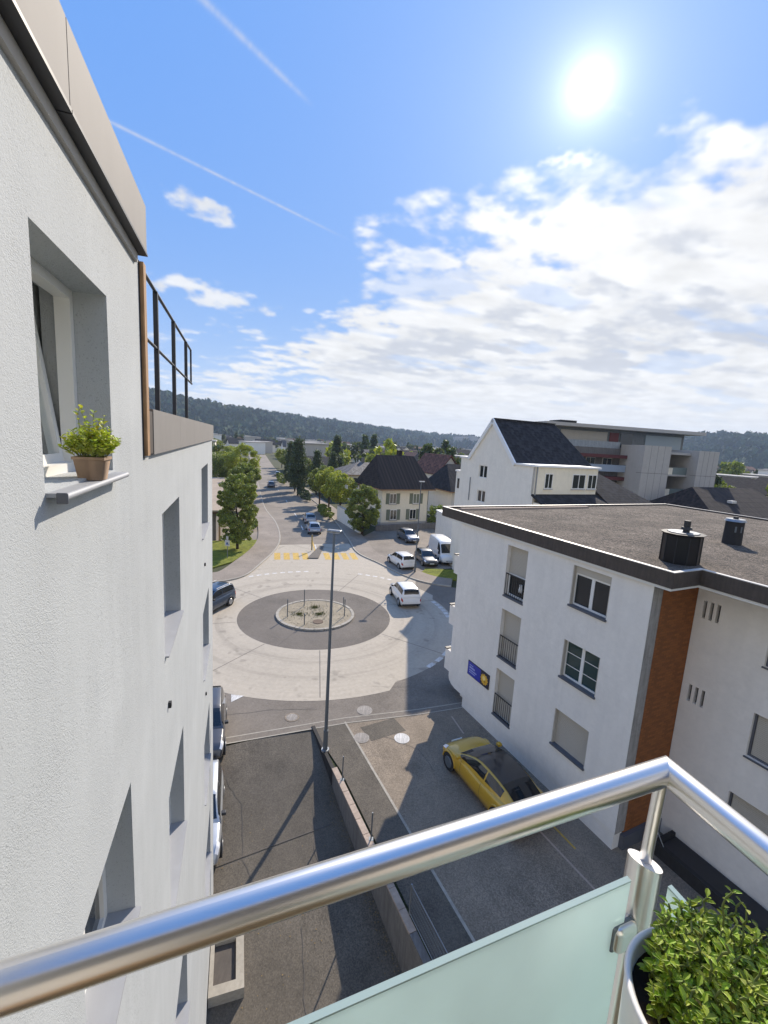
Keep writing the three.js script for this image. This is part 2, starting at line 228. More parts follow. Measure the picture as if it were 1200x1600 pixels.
function loft(rows, closed = false) { // rows of points -> smooth surface
  const n = rows[0].length, pos = [], idx = []; rows.forEach((r) => r.forEach((p) => pos.push(...p)));
  for (let i = 0; i < rows.length - 1; i++) for (let j = 0; j < n - 1 + (closed ? 1 : 0); j++) { const a = i * n + j, b = i * n + (j + 1) % n, c = a + n, d = b + n; idx.push(a, b, d, a, d, c); }
  const g = new THREE.BufferGeometry(); g.setAttribute('position', new THREE.Float32BufferAttribute(pos, 3)); g.setIndex(idx); g.computeVertexNormals(); g.setAttribute('uv', new THREE.Float32BufferAttribute(new Float32Array(pos.length / 3 * 2), 2)); return g.toNonIndexed();
}
const AZ = (deg) => -deg * Math.PI / 180; // turn of a group whose -z runs along that compass direction
// a window set in an opening of the plane x = 0 facing +x or -x; z0..z1, y0..y1, set back by depth
function windowPart(parent, { z0, z1, y0, y1, back, side, panes = 2, frame = 0.07, pane = M.pane, frameMat = M.frameWhite, name = 'window', bars = 0 }) {
  const s = side, x = -s * back, w = part(name, (() => { const o = []; o.push(box(x - 0.03, x + 0.03, y0, y0 + frame, z0, z1), box(x - 0.03, x + 0.03, y1 - frame, y1, z0, z1), box(x - 0.03, x + 0.03, y0 + frame, y1 - frame, z0, z0 + frame), box(x - 0.03, x + 0.03, y0 + frame, y1 - frame, z1 - frame, z1));
    for (let i = 1; i < panes; i++) { const m = lerp(z0, z1, i / panes); o.push(box(x - 0.03, x + 0.034, y0 + frame, y1 - frame, m - frame * 0.8, m + frame * 0.8)); } return merge(o); })(), frameMat, parent);
  for (let i = 0; i < panes; i++) {
    const a = lerp(z0, z1, i / panes) + (i ? frame * 0.8 : frame), b = lerp(z0, z1, (i + 1) / panes) - (i < panes - 1 ? frame * 0.8 : frame);
    part('pane', box(x - 0.008 - s * 0.004, x + 0.004, y0 + frame, y1 - frame, a, b), pane, w);
    for (let k = 1; k <= bars; k++) { const y = lerp(y0, y1, k / (bars + 1)); part('glazing_bar', box(x + s * 0.006 - 0.004, x + s * 0.006 + 0.004, y - 0.012, y + 0.012, a, b), frameMat, w); }
  }
  return w;
}

// ================================================================= GROUND, ROADS
const GR = -25.8 * Math.PI / 180;                       // the street grid of the right-hand side runs along this direction
const DX = -Math.sin(GR), DZ = Math.cos(GR);            // towards us along the driveway
const lotAt = (u, v) => [-2.61 + DX * u - DZ * v, -17.59 + DZ * u + DX * v];   // u down the drive, v to its left
const lotY = (u) => -1.05 * sstep(-0.6, 5.6, u) - 0.42 * sstep(4.8, 10, u);
const lotHole = [lotAt(0.02, 0), lotAt(0.02, 13), lotAt(24, 13), lotAt(24, 0)];
{
  const R = 2750, outer = circle(0, 0, R, 96);
  struct('ground', sheet(outer, -0.04, [lotHole]), M.field);
  // road surface: roundabout arms and the long street to the north-west, one asphalt sheet
  const kL = smooth([[-45, -35.5], [-20, -35], [-14.6, -35], [-12.2, -36.8], [-11.6, -41.9], [-11.9, -50], [-14.9, -61], [-20.1, -74], [-30.4, -105.7], [-52, -172], [-84, -268]], 6);
  const kR = smooth([[-74, -270], [-43, -170], [-31.0, -134], [-18.4, -98.2], [-9.8, -74.2], [-4.6, -55.4], [-2.6, -47.6], [-0.3, -44.2], [2.2, -40.4], [4.2, -38.6], [7, -37.8], [24, -37.2]], 6);
  const south = [[24, -23.2], [4.3, -20.0], [2.2, -19.2], [-1.2, -18.2], [-2.61, -17.62], [-5.9, -16.4], [-18, -12], [-45, -3]];
  const road = struct('road', sheet([...kL, ...kR, ...south], 0), M.asphaltDark);
  struct('street', sheet([...kL.filter((p) => p[1] < -49.3 && p[0] > -160), ...kR.filter((p) => p[1] < -49.3)], 0.0035), M.asphalt);
  // concrete of the roundabout and of the approach up to the old asphalt
  const CX = -4.45, CZ = -29.9, onRing = (deg, r) => [CX + r * Math.sin(deg * Math.PI / 180), CZ - r * Math.cos(deg * Math.PI / 180)];
  const ringPts = []; for (let a = 46; a <= 314; a += 4) ringPts.push(onRing(a, a > 60 && a < 150 ? 10.0 : 10.55));
  const appro = [[-12.15, -37.6], [-11.8, -39.6], [-11.62, -41.9], [-11.65, -45], [-11.85, -49.6], [-4.0, -52.2], [-2.85, -48.6], [-1.9, -46.4], [-0.4, -44.3], [2.1, -40.6], [3.3, -39.4]];
  const outline = [...ringPts, ...appro];
  struct('roundabout_concrete', sheet(outline, 0.006, [circle(CX, CZ, 5.32)]), M.roundabout);
  const apron = struct('roundabout_apron', sheet(circle(CX, CZ, 5.32), 0.012, [circle(CX, CZ, 2.72)]), M.asphaltRing);
  // shrinkage joints cut in the concrete
  for (const a of [12, 62, 118, 168, 205, 248, 300]) part('joint', ribbon([onRing(a, 5.4), onRing(a + 1.5, 10.3)], 0.035, 0.0105), M.joint, apron);
  part('joint', ribbon([onRing(14, 2.85), onRing(14, 5.25)], 0.03, 0.0165), M.joint, apron); part('joint', ribbon([onRing(196, 2.85), onRing(196, 5.25)], 0.03, 0.0165), M.joint, apron);
  // planted / paved island with its stone kerb
  const isl = thing('traffic_island', 'round stony centre island with pale kerb in the middle of the roundabout', 'traffic island', [CX, 0, CZ]);
  part('paving', (() => { const g = new THREE.CylinderGeometry(2.56, 2.56, 0.1, 48); g.translate(0, 0.05, 0); const p = g.attributes.position; return muv(g); })(), M.pavers, isl);
  for (let i = 0; i < 26; i++) { const a0 = i / 26 * Math.PI * 2, a1 = (i + 1) / 26 * Math.PI * 2 - 0.012, pts = []; for (let k = 0; k <= 3; k++) pts.push([2.56 * Math.cos(lerp(a0, a1, k / 3)), 2.56 * Math.sin(lerp(a0, a1, k / 3))]); for (let k = 3; k >= 0; k--) pts.push([2.76 * Math.cos(lerp(a0, a1, k / 3)), 2.76 * Math.sin(lerp(a0, a1, k / 3))]); part('kerb_stone', slab(pts, 0.004, 0.13 + 0.004 * (i % 3)), M.kerb, isl); }
  { const r = rng(5), o = []; for (let i = 0; i < 320; i++) { const a = r() * 6.283, q = Math.sqrt(r()) * 2.4, s = 0.02 + r() * 0.035, g = new THREE.IcosahedronGeometry(s, 0); g.scale(1, 0.5, 1); g.rotateY(r() * 6); g.translate(Math.cos(a) * q, 0.105, Math.sin(a) * q); o.push(g.toNonIndexed()); } const st = part('cobbles', muv(merge(o)), M.pavers, isl); st.userData.kind = 'stuff'; }
  { const r = rng(6), o = []; for (let i = 0; i < 900; i++) { const a = r() * 6.283, q = r() * r() * 0.9, cx = [-0.25, -1.1, 0.3][i % 3], cz = [-1.1, 0.3, 0.1][i % 3], x = cx + Math.cos(a) * q, z = cz + Math.sin(a) * q, h = 0.04 + r() * 0.10, b = r() * 6.283; o.push(x - 0.02 * Math.cos(b), 0.1, z - 0.02 * Math.sin(b), x + 0.02 * Math.cos(b), 0.1, z + 0.02 * Math.sin(b), x + (r() - 0.5) * 0.1, 0.1 + h, z + (r() - 0.5) * 0.1); } const g = new THREE.BufferGeometry(); g.setAttribute('position', new THREE.Float32BufferAttribute(o, 3)); g.computeVertexNormals(); g.setAttribute('uv', new THREE.Float32BufferAttribute(new Float32Array(o.length / 3 * 2), 2)); const w = part('weeds', g, std([0.16, 0.16, 0.04], 0.95), isl); w.userData.kind = 'stuff'; }
  part('drain_cover', (() => { const g = new THREE.CylinderGeometry(0.36, 0.36, 0.03, 24); g.translate(0.4, 0.115, 1.4); return muv(g); })(), std([0.11, 0.07, 0.045], 0.8), isl);
  const posts = [[-6.26, -29.02, 'left'], [-5.5, -31.17, 'rear left'], [-4.87, -27.9, 'short front'], [-2.37, -29.72, 'right'], [-2.62, -31.5, 'rear right']];
  posts.forEach(([x, z, w], i) => { const h = i === 2 ? 0.75 : i === 4 ? 0.75 : 1.25, p = thing('marker_post', `thin dark marker post standing at the ${w} of the stony roundabout island`, 'post', [x, 0.1, z], 0, 'marker posts on the roundabout island'); part('shaft', rod([0, 0, 0], [0, h, 0], 0.034), M.galvanDark, p); part('cap', rod([0, h, 0], [0, h + 0.03, 0], 0.042, 0.02), M.galvanDark, p); });
  // painted markings (parts of the road they lie on)
  const stripe = (x, z, az, w, l, m, y = 0.0115, name = 'marking') => { const a = az * Math.PI / 180, ux = Math.sin(a), uz = -Math.cos(a), px = Math.cos(a), pz = Math.sin(a), q = (i, j) => [x + ux * l / 2 * i + px * w / 2 * j, z + uz * l / 2 * i + pz * w / 2 * j]; return part(name, sheet([q(-1, -1), q(-1, 1), q(1, 1), q(1, -1)], y), m, road); };
  for (let i = 0; i < 4; i++) stripe(-10.85 + i * 0.93, -44.7 - i * 0.22, -14, 0.62, 2.7, M.paintYellow, 0.0115, 'crosswalk_stripe');
  for (let i = 0; i < 4; i++) stripe(-5.8 + i * 0.93, -45.85 - i * 0.22, -14, 0.62, 2.7, M.paintYellow, 0.0115, 'crosswalk_stripe');
  stripe(-8.05, -50.5, -13, 0.14, 6.5, M.paintYellow, 0.0115, 'lane_line'); stripe(-7.5, -49, -13, 0.12, 3.5, M.paintWhite, 0.0115, 'lane_line');
  const dash = (deg, r, l = 0.62, w = 0.28, y = 0.0115) => { const [x, z] = onRing(deg, r); stripe(x, z, deg + 90, w, l, M.paintWhite, y, 'yield_dash'); };
  for (let a = 97; a <= 133; a += 5.4) dash(a, 9.9); for (let a = 66; a <= 86; a += 3.4) dash(a, 9.7, 0.42, 0.34); dash(44, 10.2); dash(40.5, 10.35, 0.35);
  for (let a = -42; a <= -14; a += 4) dash(a, 10.4, 0.42, 0.26); for (let a = 14; a <= 30; a += 4) dash(a, 10.6, 0.42, 0.26);
  for (const [x, z] of [[-7.55, -19.55], [-6.55, -19.35], [-8.7, -19.9]]) part('yield_triangle', sheet([[x - 0.3, z - 0.25], [x + 0.34, z - 0.2], [x - 0.08, z + 0.36]], 0.0115), M.paintWhite, road);
  for (const [x, z, a] of [[-11.2, -60, -16], [-14.2, -70, -18], [-18.8, -84, -18], [-24.6, -101, -18]]) stripe(x, z, a, 0.13, 3, M.paintWhite, 0.006, 'lane_line');
  // splitter island between the two crossings, with a yellow-ringed bollard
  const sp = thing('splitter_island', 'narrow grey kerbed refuge between the two yellow crosswalks', 'traffic island', [-7.1, 0, -46]); part('kerb', slab([[-0.55, 1.6], [0.55, 1.35], [0.35, -4], [-0.15, -4]], 0.004, 0.11), M.asphaltRing, sp);
  const bo = thing('bollard', 'slim yellow bollard standing on the refuge between the crosswalks', 'bollard', [-7.75, 0.11, -47.6]); part('shaft', rod([0, 0, 0], [0, 1.75, 0], 0.075), std([0.34, 0.26, 0.10], 0.7), bo); part('cap', rod([0, 1.75, 0], [0, 1.85, 0], 0.09, 0.05), M.galvanDark, bo);
  // pavements with kerbs
  const kLs = kL.filter((p) => p[1] > -125), walkL = struct('pavement', slab([...ribbonPts(kLs.slice(6), -0.16, -2.7)], -0.03, 0.10), M.walk);
  part('kerb_line', slab(ribbonPts(kLs.slice(6), 0.0, -0.155), -0.03, 0.115), M.kerb, walkL);
  const kRs = kR.filter((p) => p[1] > -125 && p[0] < 6.5), walkR = struct('pavement', slab(ribbonPts(kRs, -0.16, -2.3), -0.03, 0.10), M.walk);
  part('kerb_line', slab(ribbonPts(kRs, 0.0, -0.155), -0.03, 0.115), M.kerb, walkR);
  // courtyard parking on the right, forecourts
  struct('parking_court', sheet([[-1.6, -47.3], [0.9, -44.2], [3.6, -41.9], [5.3, -43.2], [9.5, -45], [9, -62], [6.8, -66], [-0.6, -62.8], [-2.8, -56]], -0.01), M.asphalt);
  struct('forecourt', sheet([[-14.5, -51], [-17.6, -61], [-24, -76], [-60, -76], [-60, -38], [-17.2, -38], [-14.6, -46]], -0.02), M.asphalt);
  // lawns
  struct('lawn', slab([[-40, -38.0], [-18, -37.9], [-15.8, -38.6], [-14.45, -41.5], [-14.15, -46.5], [-14.4, -51.3], [-19.4, -49.3], [-21, -46], [-40, -44]], -0.03, 0.09), M.grass);
  struct('lawn', slab([[4.55, -43.3], [3.75, -41.0], [5.0, -40.4], [7.2, -39.9], [24, -39.4], [24, -42.5], [9, -43.2]], -0.03, 0.08), M.grass);
  // south side: double gutter line, driveway, footway strip
  const gl = [[-13, -13.6], [-5.86, -16.36], [-2.61, -17.59], [-1.17, -18.13], [2.2, -19.1], [4.5, -19.9]];
  const gut = struct('gutter', ribbon(gl, 0.40, 0.009), M.asphaltDark); part('gutter_edge', ribbon(gl.map(([x, z]) => [x - 0.07, z - 0.17]), 0.06, 0.0135), M.kerb, gut); part('gutter_edge', ribbon(gl.map(([x, z]) => [x + 0.07, z + 0.17]), 0.06, 0.0135), M.kerb, gut);
  const dr = (u, w) => [-1.15 + DX * u + DZ * w, -17.94 + DZ * u - DX * w];   // u along the pale line, w to its right
  struct('driveway', sheet([dr(-0.3, 0), dr(22, 0), dr(22, 14), [12, -18], [4.6, -19.7], [2.2, -18.9]], 0.0), M.asphaltDrive);
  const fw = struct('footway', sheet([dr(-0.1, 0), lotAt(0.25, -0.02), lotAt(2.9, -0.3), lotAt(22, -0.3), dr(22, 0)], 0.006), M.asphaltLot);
  part('edging', ribbon([dr(-0.1, 0), dr(22, 0)], 0.085, 0.0115), M.kerb, fw);
  part('patch', sheet([dr(0.5, 0.5), dr(0.4, 2.2), dr(1.4, 2.3), dr(1.5, 0.6)], 0.005), M.asphaltLot, fw);
  for (const [a, b, m] of [[[3.72, -18.9], [4.08, -17.7], M.coping], [[6.1, -13.6], [6.75, -12.3], M.paintYellow], [[5.55, -13.4], [8.3, -8.0], M.coping]]) part('marking', ribbon([a, b], 0.07, 0.0075), m, fw);
  // sunken lot on the left: falls away from the street
  const rows = []; for (let i = 0; i <= 40; i++) { const u = i * 0.6, row = []; for (let j = 0; j <= 13; j++) { const [x, z] = lotAt(u, j); row.push([x, i ? lotY(u) : 0, z]); } rows.push(row); }
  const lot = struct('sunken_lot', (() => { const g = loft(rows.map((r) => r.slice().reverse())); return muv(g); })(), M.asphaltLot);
  part('seam', ribbon([lotAt(4.2, 0.4), lotAt(4.35, 5.5)], 0.03, lotY(4.25) + 0.02), M.joint, lot);
  // wear on the yard: cracks, a drain, leaf litter along the wall
  const crack = (pts, parent, y) => part('crack', (() => { const r = rng(pts.length * 7 + 3), fine = []; for (let i = 0; i < pts.length - 1; i++) for (let k = 0; k < 7; k++) fine.push([lerp(pts[i][0], pts[i + 1][0], k / 7) + (r() - 0.5) * 0.07, lerp(pts[i][1], pts[i + 1][1], k / 7) + (r() - 0.5) * 0.07]); const L2 = ribbonPts(fine, -0.008, 0.008), n = fine.length, pos = [], q = (p) => { const u = (p[0] + 2.61) * DX + (p[1] + 17.59) * DZ; return [p[0], y === undefined ? lotY(u) + 0.012 : y, p[1]]; }; for (let i = 0; i < n - 1; i++) { const A = q(L2[i]), B = q(L2[i + 1]), C = q(L2[2 * n - 2 - i]), D2 = q(L2[2 * n - 1 - i]); pos.push(...A, ...C, ...B, ...A, ...D2, ...C); } const g = new THREE.BufferGeometry(); g.setAttribute('position', new THREE.Float32BufferAttribute(pos, 3)); g.computeVertexNormals(); g.setAttribute('uv', new THREE.Float32BufferAttribute(new Float32Array(pos.length / 3 * 2), 2)); return g; })(), M.joint, parent);
  crack([lotAt(1.2, 3.8), lotAt(2.6, 3.3), lotAt(4.4, 3.5), lotAt(6.4, 2.9)], lot); crack([lotAt(3.4, 0.9), lotAt(5.0, 1.3), lotAt(7.6, 1.0)], lot); crack([lotAt(6.8, 2.2), lotAt(8.6, 2.6), lotAt(10.2, 2.2)], lot);
  crack([[0.6, -17.2], [2.0, -16.5], [2.6, -15.2]], fw, 0.006); crack([[-0.2, -21.0], [2.0, -21.2], [3.4, -20.7]], road, 0.006); crack([[-6.8, -17.9], [-4.6, -18.6], [-2.2, -18.9]], road, 0.006);
  { const r = rng(77), o = []; for (let i = 0; i < 420; i++) { const u = 2.9 + r() * 8.5, v = r() < 0.7 ? 0.05 + r() * r() * 0.5 : r() * 4.5, [x, z] = lotAt(u, v), a = r() * 6.283, s = 0.012 + r() * 0.02, y = lotY(u) + 0.016; o.push(x + Math.cos(a) * s, y, z + Math.sin(a) * s, x + Math.cos(a + 2.1) * s * 0.7, y + 0.006, z + Math.sin(a + 2.1) * s * 0.7, x + Math.cos(a + 4.2) * s * 0.8, y + 0.003, z + Math.sin(a + 4.2) * s * 0.8); } const g = new THREE.BufferGeometry(); g.setAttribute('position', new THREE.Float32BufferAttribute(o, 3)); g.computeVertexNormals(); g.setAttribute('uv', new THREE.Float32BufferAttribute(new Float32Array(o.length / 3 * 2), 2)); const m = part('leaf_litter', g, std([0.22, 0.15, 0.06], 0.95), lot); m.userData.kind = 'stuff'; }
  // street-side wall of the lot with pale coping, dark edging before it
  const rw = thing('retaining_wall', 'low concrete wall with pinkish coping between sunken lot and footway', 'wall');
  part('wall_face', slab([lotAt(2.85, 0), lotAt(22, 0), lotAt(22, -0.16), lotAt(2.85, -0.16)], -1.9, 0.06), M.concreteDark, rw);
  for (let i = 0; i < 10; i++) part('coping_stone', slab([lotAt(2.83 + i * 0.62, 0.03), lotAt(2.83 + i * 0.62 + 0.605, 0.03), lotAt(2.83 + i * 0.62 + 0.605, -0.18), lotAt(2.83 + i * 0.62, -0.18)], 0.062, 0.115), M.coping, rw);
  part('coping', slab([lotAt(9.03, 0.03), lotAt(22, 0.03), lotAt(22, -0.18), lotAt(9.03, -0.18)], 0.062, 0.11), M.concreteDark, rw);
  const ed = thing('edging_wall', 'thin dark kerb strip running from the street to the coping wall', 'kerb'); part('strip', slab([lotAt(0.05, 0.02), lotAt(2.84, 0.02), lotAt(2.84, -0.12), lotAt(0.05, -0.12)], -1.2, 0.05), M.darkMatt, ed);
  // two lone posts and a wire fence on the wall
  [[3.5, 'upper', -0.15], [6.15, 'lower', -0.15]].forEach(([u, w, v]) => { const [x, z] = lotAt(u, v), p = thing('fence_post', `thin grey post on the pinkish coping, the ${w} of two`, 'post', [x, 0.11, z], 0, 'posts on the coping wall'); part('shaft', rod([0, 0, 0], [0, 0.95, 0], 0.022), M.galvanDark, p); part('foot_plate', box(-0.07, 0.07, 0, 0.012, -0.07, 0.07), M.galvanDark, p); });
  const fe = thing('wire_fence', 'grey wire mesh fence along the wall under the balcony rail', 'fence'); const F0 = lotAt(8.6, -0.2), F1 = lotAt(13.4, -0.2), fp = (t, y) => [lerp(F0[0], F1[0], t), y, lerp(F0[1], F1[1], t)];
  for (const t of [0, 0.5, 1]) part('post', rod(fp(t, 0.1), fp(t, 1.05), 0.024), M.galvan, fe); for (const y of [0.16, 1.02]) part('rail', rod(fp(0, y), fp(1, y), 0.014, 0.014, 6), M.galvan, fe);
  { const o = []; for (let i = 1; i < 96; i++) o.push(rod(fp(i / 96, 0.16), fp(i / 96, 1.02), 0.004, 0.004, 4)); for (let i = 1; i < 6; i++) o.push(rod(fp(0, 0.16 + i * 0.143), fp(1, 0.16 + i * 0.143), 0.004, 0.004, 4)); const m = part('mesh', merge(o), M.galvan, fe); m.userData.kind = 'stuff'; }
  // manhole covers
  [[-0.35, -18.97, 0.36, 'in the asphalt before the lamp post', M.lid], [-0.38, -17.02, 0.33, 'beside the pale driveway line', M.lid], [1.34, -17.14, 0.33, 'bright in the sunny driveway', M.paintWhite], [-3.59, -18.13, 0.32, 'left of the lamp post on the street', M.asphaltDrive], [-7.3, -18.75, 0.42, 'by the white yield triangles', M.lid]].forEach(([x, z, r, w, m]) => {
    const o = thing('manhole_cover', `round manhole cover ${w}`, 'manhole', [x, 0.004, z], 0, 'manhole covers'); part('rim', (() => { const g = new THREE.RingGeometry(r * 0.8, r, 32); g.rotateX(-Math.PI / 2); g.translate(0, 0.010, 0); return muv(g); })(), m, o); part('lid', (() => { const g = new THREE.CylinderGeometry(r * 0.78, r * 0.78, 0.008, 32); g.translate(0, 0.007, 0); return muv(g); })(), m === M.paintWhite ? M.paintWhite : M.lid, o); });
  // concrete light well by the wall foot
  const yl = lotY(8.8), lw = thing('light_well', 'shallow concrete framed light well at the foot of the left wall', 'light well');
  const q = (a, b) => { const n = [0.949, -0.314], s = [-0.314, -0.949], o = [-0.6456, 0.2135]; return [o[0] + n[0] * a + s[0] * b, o[1] + n[1] * a + s[1] * b]; };
  const rect = (a0, a1, b0, b1) => [q(a0, b0), q(a1, b0), q(a1, b1), q(a0, b1)];
  part('rim', slab(rect(0.02, 0.86, 9.3, 10.7), yl - 0.3, yl + 0.42, [rect(0.12, 0.66, 9.53, 10.5)]), M.kerb, lw); part('grate', slab(rect(0.12, 0.66, 9.53, 10.5), yl - 0.2, yl + 0.30), std([0.085, 0.07, 0.058], 0.7, { map: T.grime }), lw);
}

// ================================================================= LEFT BUILDING (we look along its street wall)
{
  const LA = -18.3, b = thing('white_apartment_house', 'white roughcast apartment house wall with deep window reveals beside us', 'building', [-0.6456, 0, 0.2135], AZ(LA));
  // local frame: wall face x = 0 looking +x, distance ahead s = -z
  const win = { near: [[1.91, 2.83, 12.25, 13.17], [2.0, 2.97, 9.16, 10.16], [2.0, 2.97, 6.1, 7.1]], mid: [[4.42, 5.62, 10.3, 11.72], [4.46, 5.68, 7.3, 8.72], [4.5, 5.72, 4.25, 5.65]], far: [[8.78, 10.42, 10.46, 11.8], [8.9, 10.55, 7.5, 8.92], [9.0, 10.65, 4.55, 5.97], [9.05, 10.7, 1.65, 3.0]] };
  const all = [...win.near, ...win.mid, ...win.far], holes = all.map(([a, c, d, e]) => rectPath(a, c, d, e));
  const face = part('wall', wall([[-3, -1.9], [12.0, -1.9], [12.0, 12.62], [3.66, 12.62], [3.66, 13.72], [-3, 13.72]], holes, 0.3, [0, 0, -1]), M.stucco, b);
  part('core', box(-9, -0.32, -1.9, 12.2, -11.98, 3), M.stucco, b); part('attic', box(-6, -0.32, 12.2, 13.7, -3.62, 3), M.stucco, b);
  all.forEach(([s0, s1, y0, y1], i) => {
    if (i) { windowPart(b, { z0: -s1, z1: -s0, y0, y1, back: 0.2, side: 1, panes: 2 }); }
    const out = i ? 0.035 : 0.058, sl = part('sill', merge([box(-0.17, out, y0 + 0.002, y0 + 0.018, -s1 + 0.002 - (i ? 0 : 0.04), -s0 - 0.002 + (i ? 0 : 0.0)).translate(0, i ? 0 : -0.03, 0)]), M.sill, b);
    if (!i) { part('sill_nosing', (() => { const g = new THREE.CylinderGeometry(0.014, 0.014, s1 - s0 + 0.04, 14); g.rotateX(Math.PI / 2); g.translate(out, y0 - 0.026, -(s0 + s1) / 2 - 0.02); return g; })(), M.sill, sl); part('sill_end', rbox(out - 0.022, out + 0.016, y0 - 0.05, y0 - 0.008, -s0 + 0.001, -s0 + 0.013, 0.005), M.sillDark, sl); }
  });
  // the tilted window of the near reveal, with its dark room and pale curtain behind
  { const [s0, s1, y0, y1] = win.near[0], f = 0.045, x = -0.185, z0 = -s1, z1 = -s0, w = part('window', merge([box(x - 0.04, x + 0.03, y0, y0 + f, z0, z1), box(x - 0.04, x + 0.03, y1 - f, y1, z0, z1), box(x - 0.04, x + 0.03, y0 + f, y1 - f, z0, z0 + f), box(x - 0.04, x + 0.03, y0 + f, y1 - f, z1 - f, z1)]), M.frameWhite, b);
    const sash = new THREE.Group(); sash.name = 'sash'; sash.position.set(x - 0.03, y0 + f, 0); sash.rotation.z = 0.13; b.add(sash);
    const a = z0 + f, c = z1 - f, hh = y1 - y0 - 2 * f, g = 0.045; part('sash_frame', merge([box(-0.05, 0, 0, g, a, c), box(-0.05, 0, hh - g, hh, a, c), box(-0.05, 0, g, hh - g, a, a + g), box(-0.05, 0, g, hh - g, c - g, c)]), M.frameWhite, sash); part('pane', box(-0.03, -0.022, g, hh - g, a + g, c - g), M.clear, sash);
    part('handle', rbox(-0.075, -0.05, hh * 0.45, hh * 0.45 + 0.1, a + 0.012, a + 0.034, 0.006), M.frameWhite, sash);
    const r = []; for (let i = 0; i <= 1; i++) { const row = []; for (let k = 0; k <= 40; k++) row.push([-0.40 + 0.02 * Math.sin(k * 1.3), i ? y1 - 0.06 : y0 + 0.05, lerp(z0 + 0.02, z0 + 0.26, k / 40)]); r.push(row); } part('curtain', loft(r), M.curtain, w);
    part('room', merge([box(-0.62, -0.6, y0 - 0.1, y1 + 0.1, z0 - 0.1, z1 + 0.1)]), std([0.12, 0.115, 0.10], 0.9), w); }
  // eaves: sheet-metal roof edge over the attic, in lengths
  for (let i = 0; i < 3; i++) { const z0 = -3.59 + i * 1.44, z1 = z0 + 1.432; part('roof_edge', box(-0.35, 0.068, 13.655, 13.95, z0, z1), M.fascia, b); part('drip_edge', box(-0.3, 0.074, 13.638, 13.653, z0, z1), M.dark, b); }
  part('roof', box(-6, -0.36, 13.66, 13.93, -3.55, 3), M.darkMatt, b);
  part('soffit_board', box(-0.03, 0.02, 13.58, 13.637, -3.55, 0.7), M.concreteGrey, b);
  // timber corner board of the attic
  part('corner_board', box(-0.09, 0.03, 12.29, 13.63, -3.76, -3.675), M.timber, b); part('corner_gap', box(-0.05, 0.006, 12.27, 13.63, -3.674, -3.655), M.dark, b);
  // terrace parapet in sheet-metal lengths, open railing on top
  for (let i = 0; i < 5; i++) { const s0 = 3.9 + i * 1.625; part('parapet_panel', box(-0.32, 0.034, 12.29, 12.64, -(s0 + 1.62), -s0), M.fascia, b); }
  part('parapet_end', box(-0.28, 0.028, 12.3, 12.62, -3.895, -3.77), M.fasciaBrown, b);
  part('terrace_floor', box(-8.9, -0.33, 12.21, 12.3, -11.9, -3.7), M.concreteGrey, b);
  const ra = part('terrace_railing', merge([rod([-0.085, 13.75, -3.7], [-0.085, 13.75, -7.98], 0.016), rod([-0.085, 13.24, -3.7], [-0.085, 13.24, -8.1], 0.014), rod([-0.085, 13.24, -7.98], [-0.085, 13.75, -7.98], 0.014)]), M.iron, b);
  for (const s of [4.86, 6.03, 7.3]) part('post', box(-0.105, -0.065, 12.641, 13.75, -s - 0.022, -s + 0.022), M.iron, ra);
  // wall with the balcony door behind us
  part('balcony_rear_wall', box(0.0, 3.6, 10.7, 13.66, 1.85, 2.1), std([0.60, 0.55, 0.49], 0.9, { map: T.plaster }), b); const bd = part('balcony_door', box(0.5, 1.5, 11.0, 13.2, 1.81, 1.849), M.frameWhite, b); part('pane', box(0.58, 1.42, 11.1, 13.1, 1.802, 1.809), M.pane, bd);
  part('canopy', box(-0.3, 3.7, 13.67, 13.92, 0.75, 3), M.concreteGrey, b);
  // small square fixings under the far windows
  for (const [s, y] of [[9.3, 9.8], [9.4, 6.9], [4.55, 9.7]]) part('fixing', box(0.001, 0.03, y, y + 0.06, -s - 0.02, -s + 0.02), M.dark, b);
}

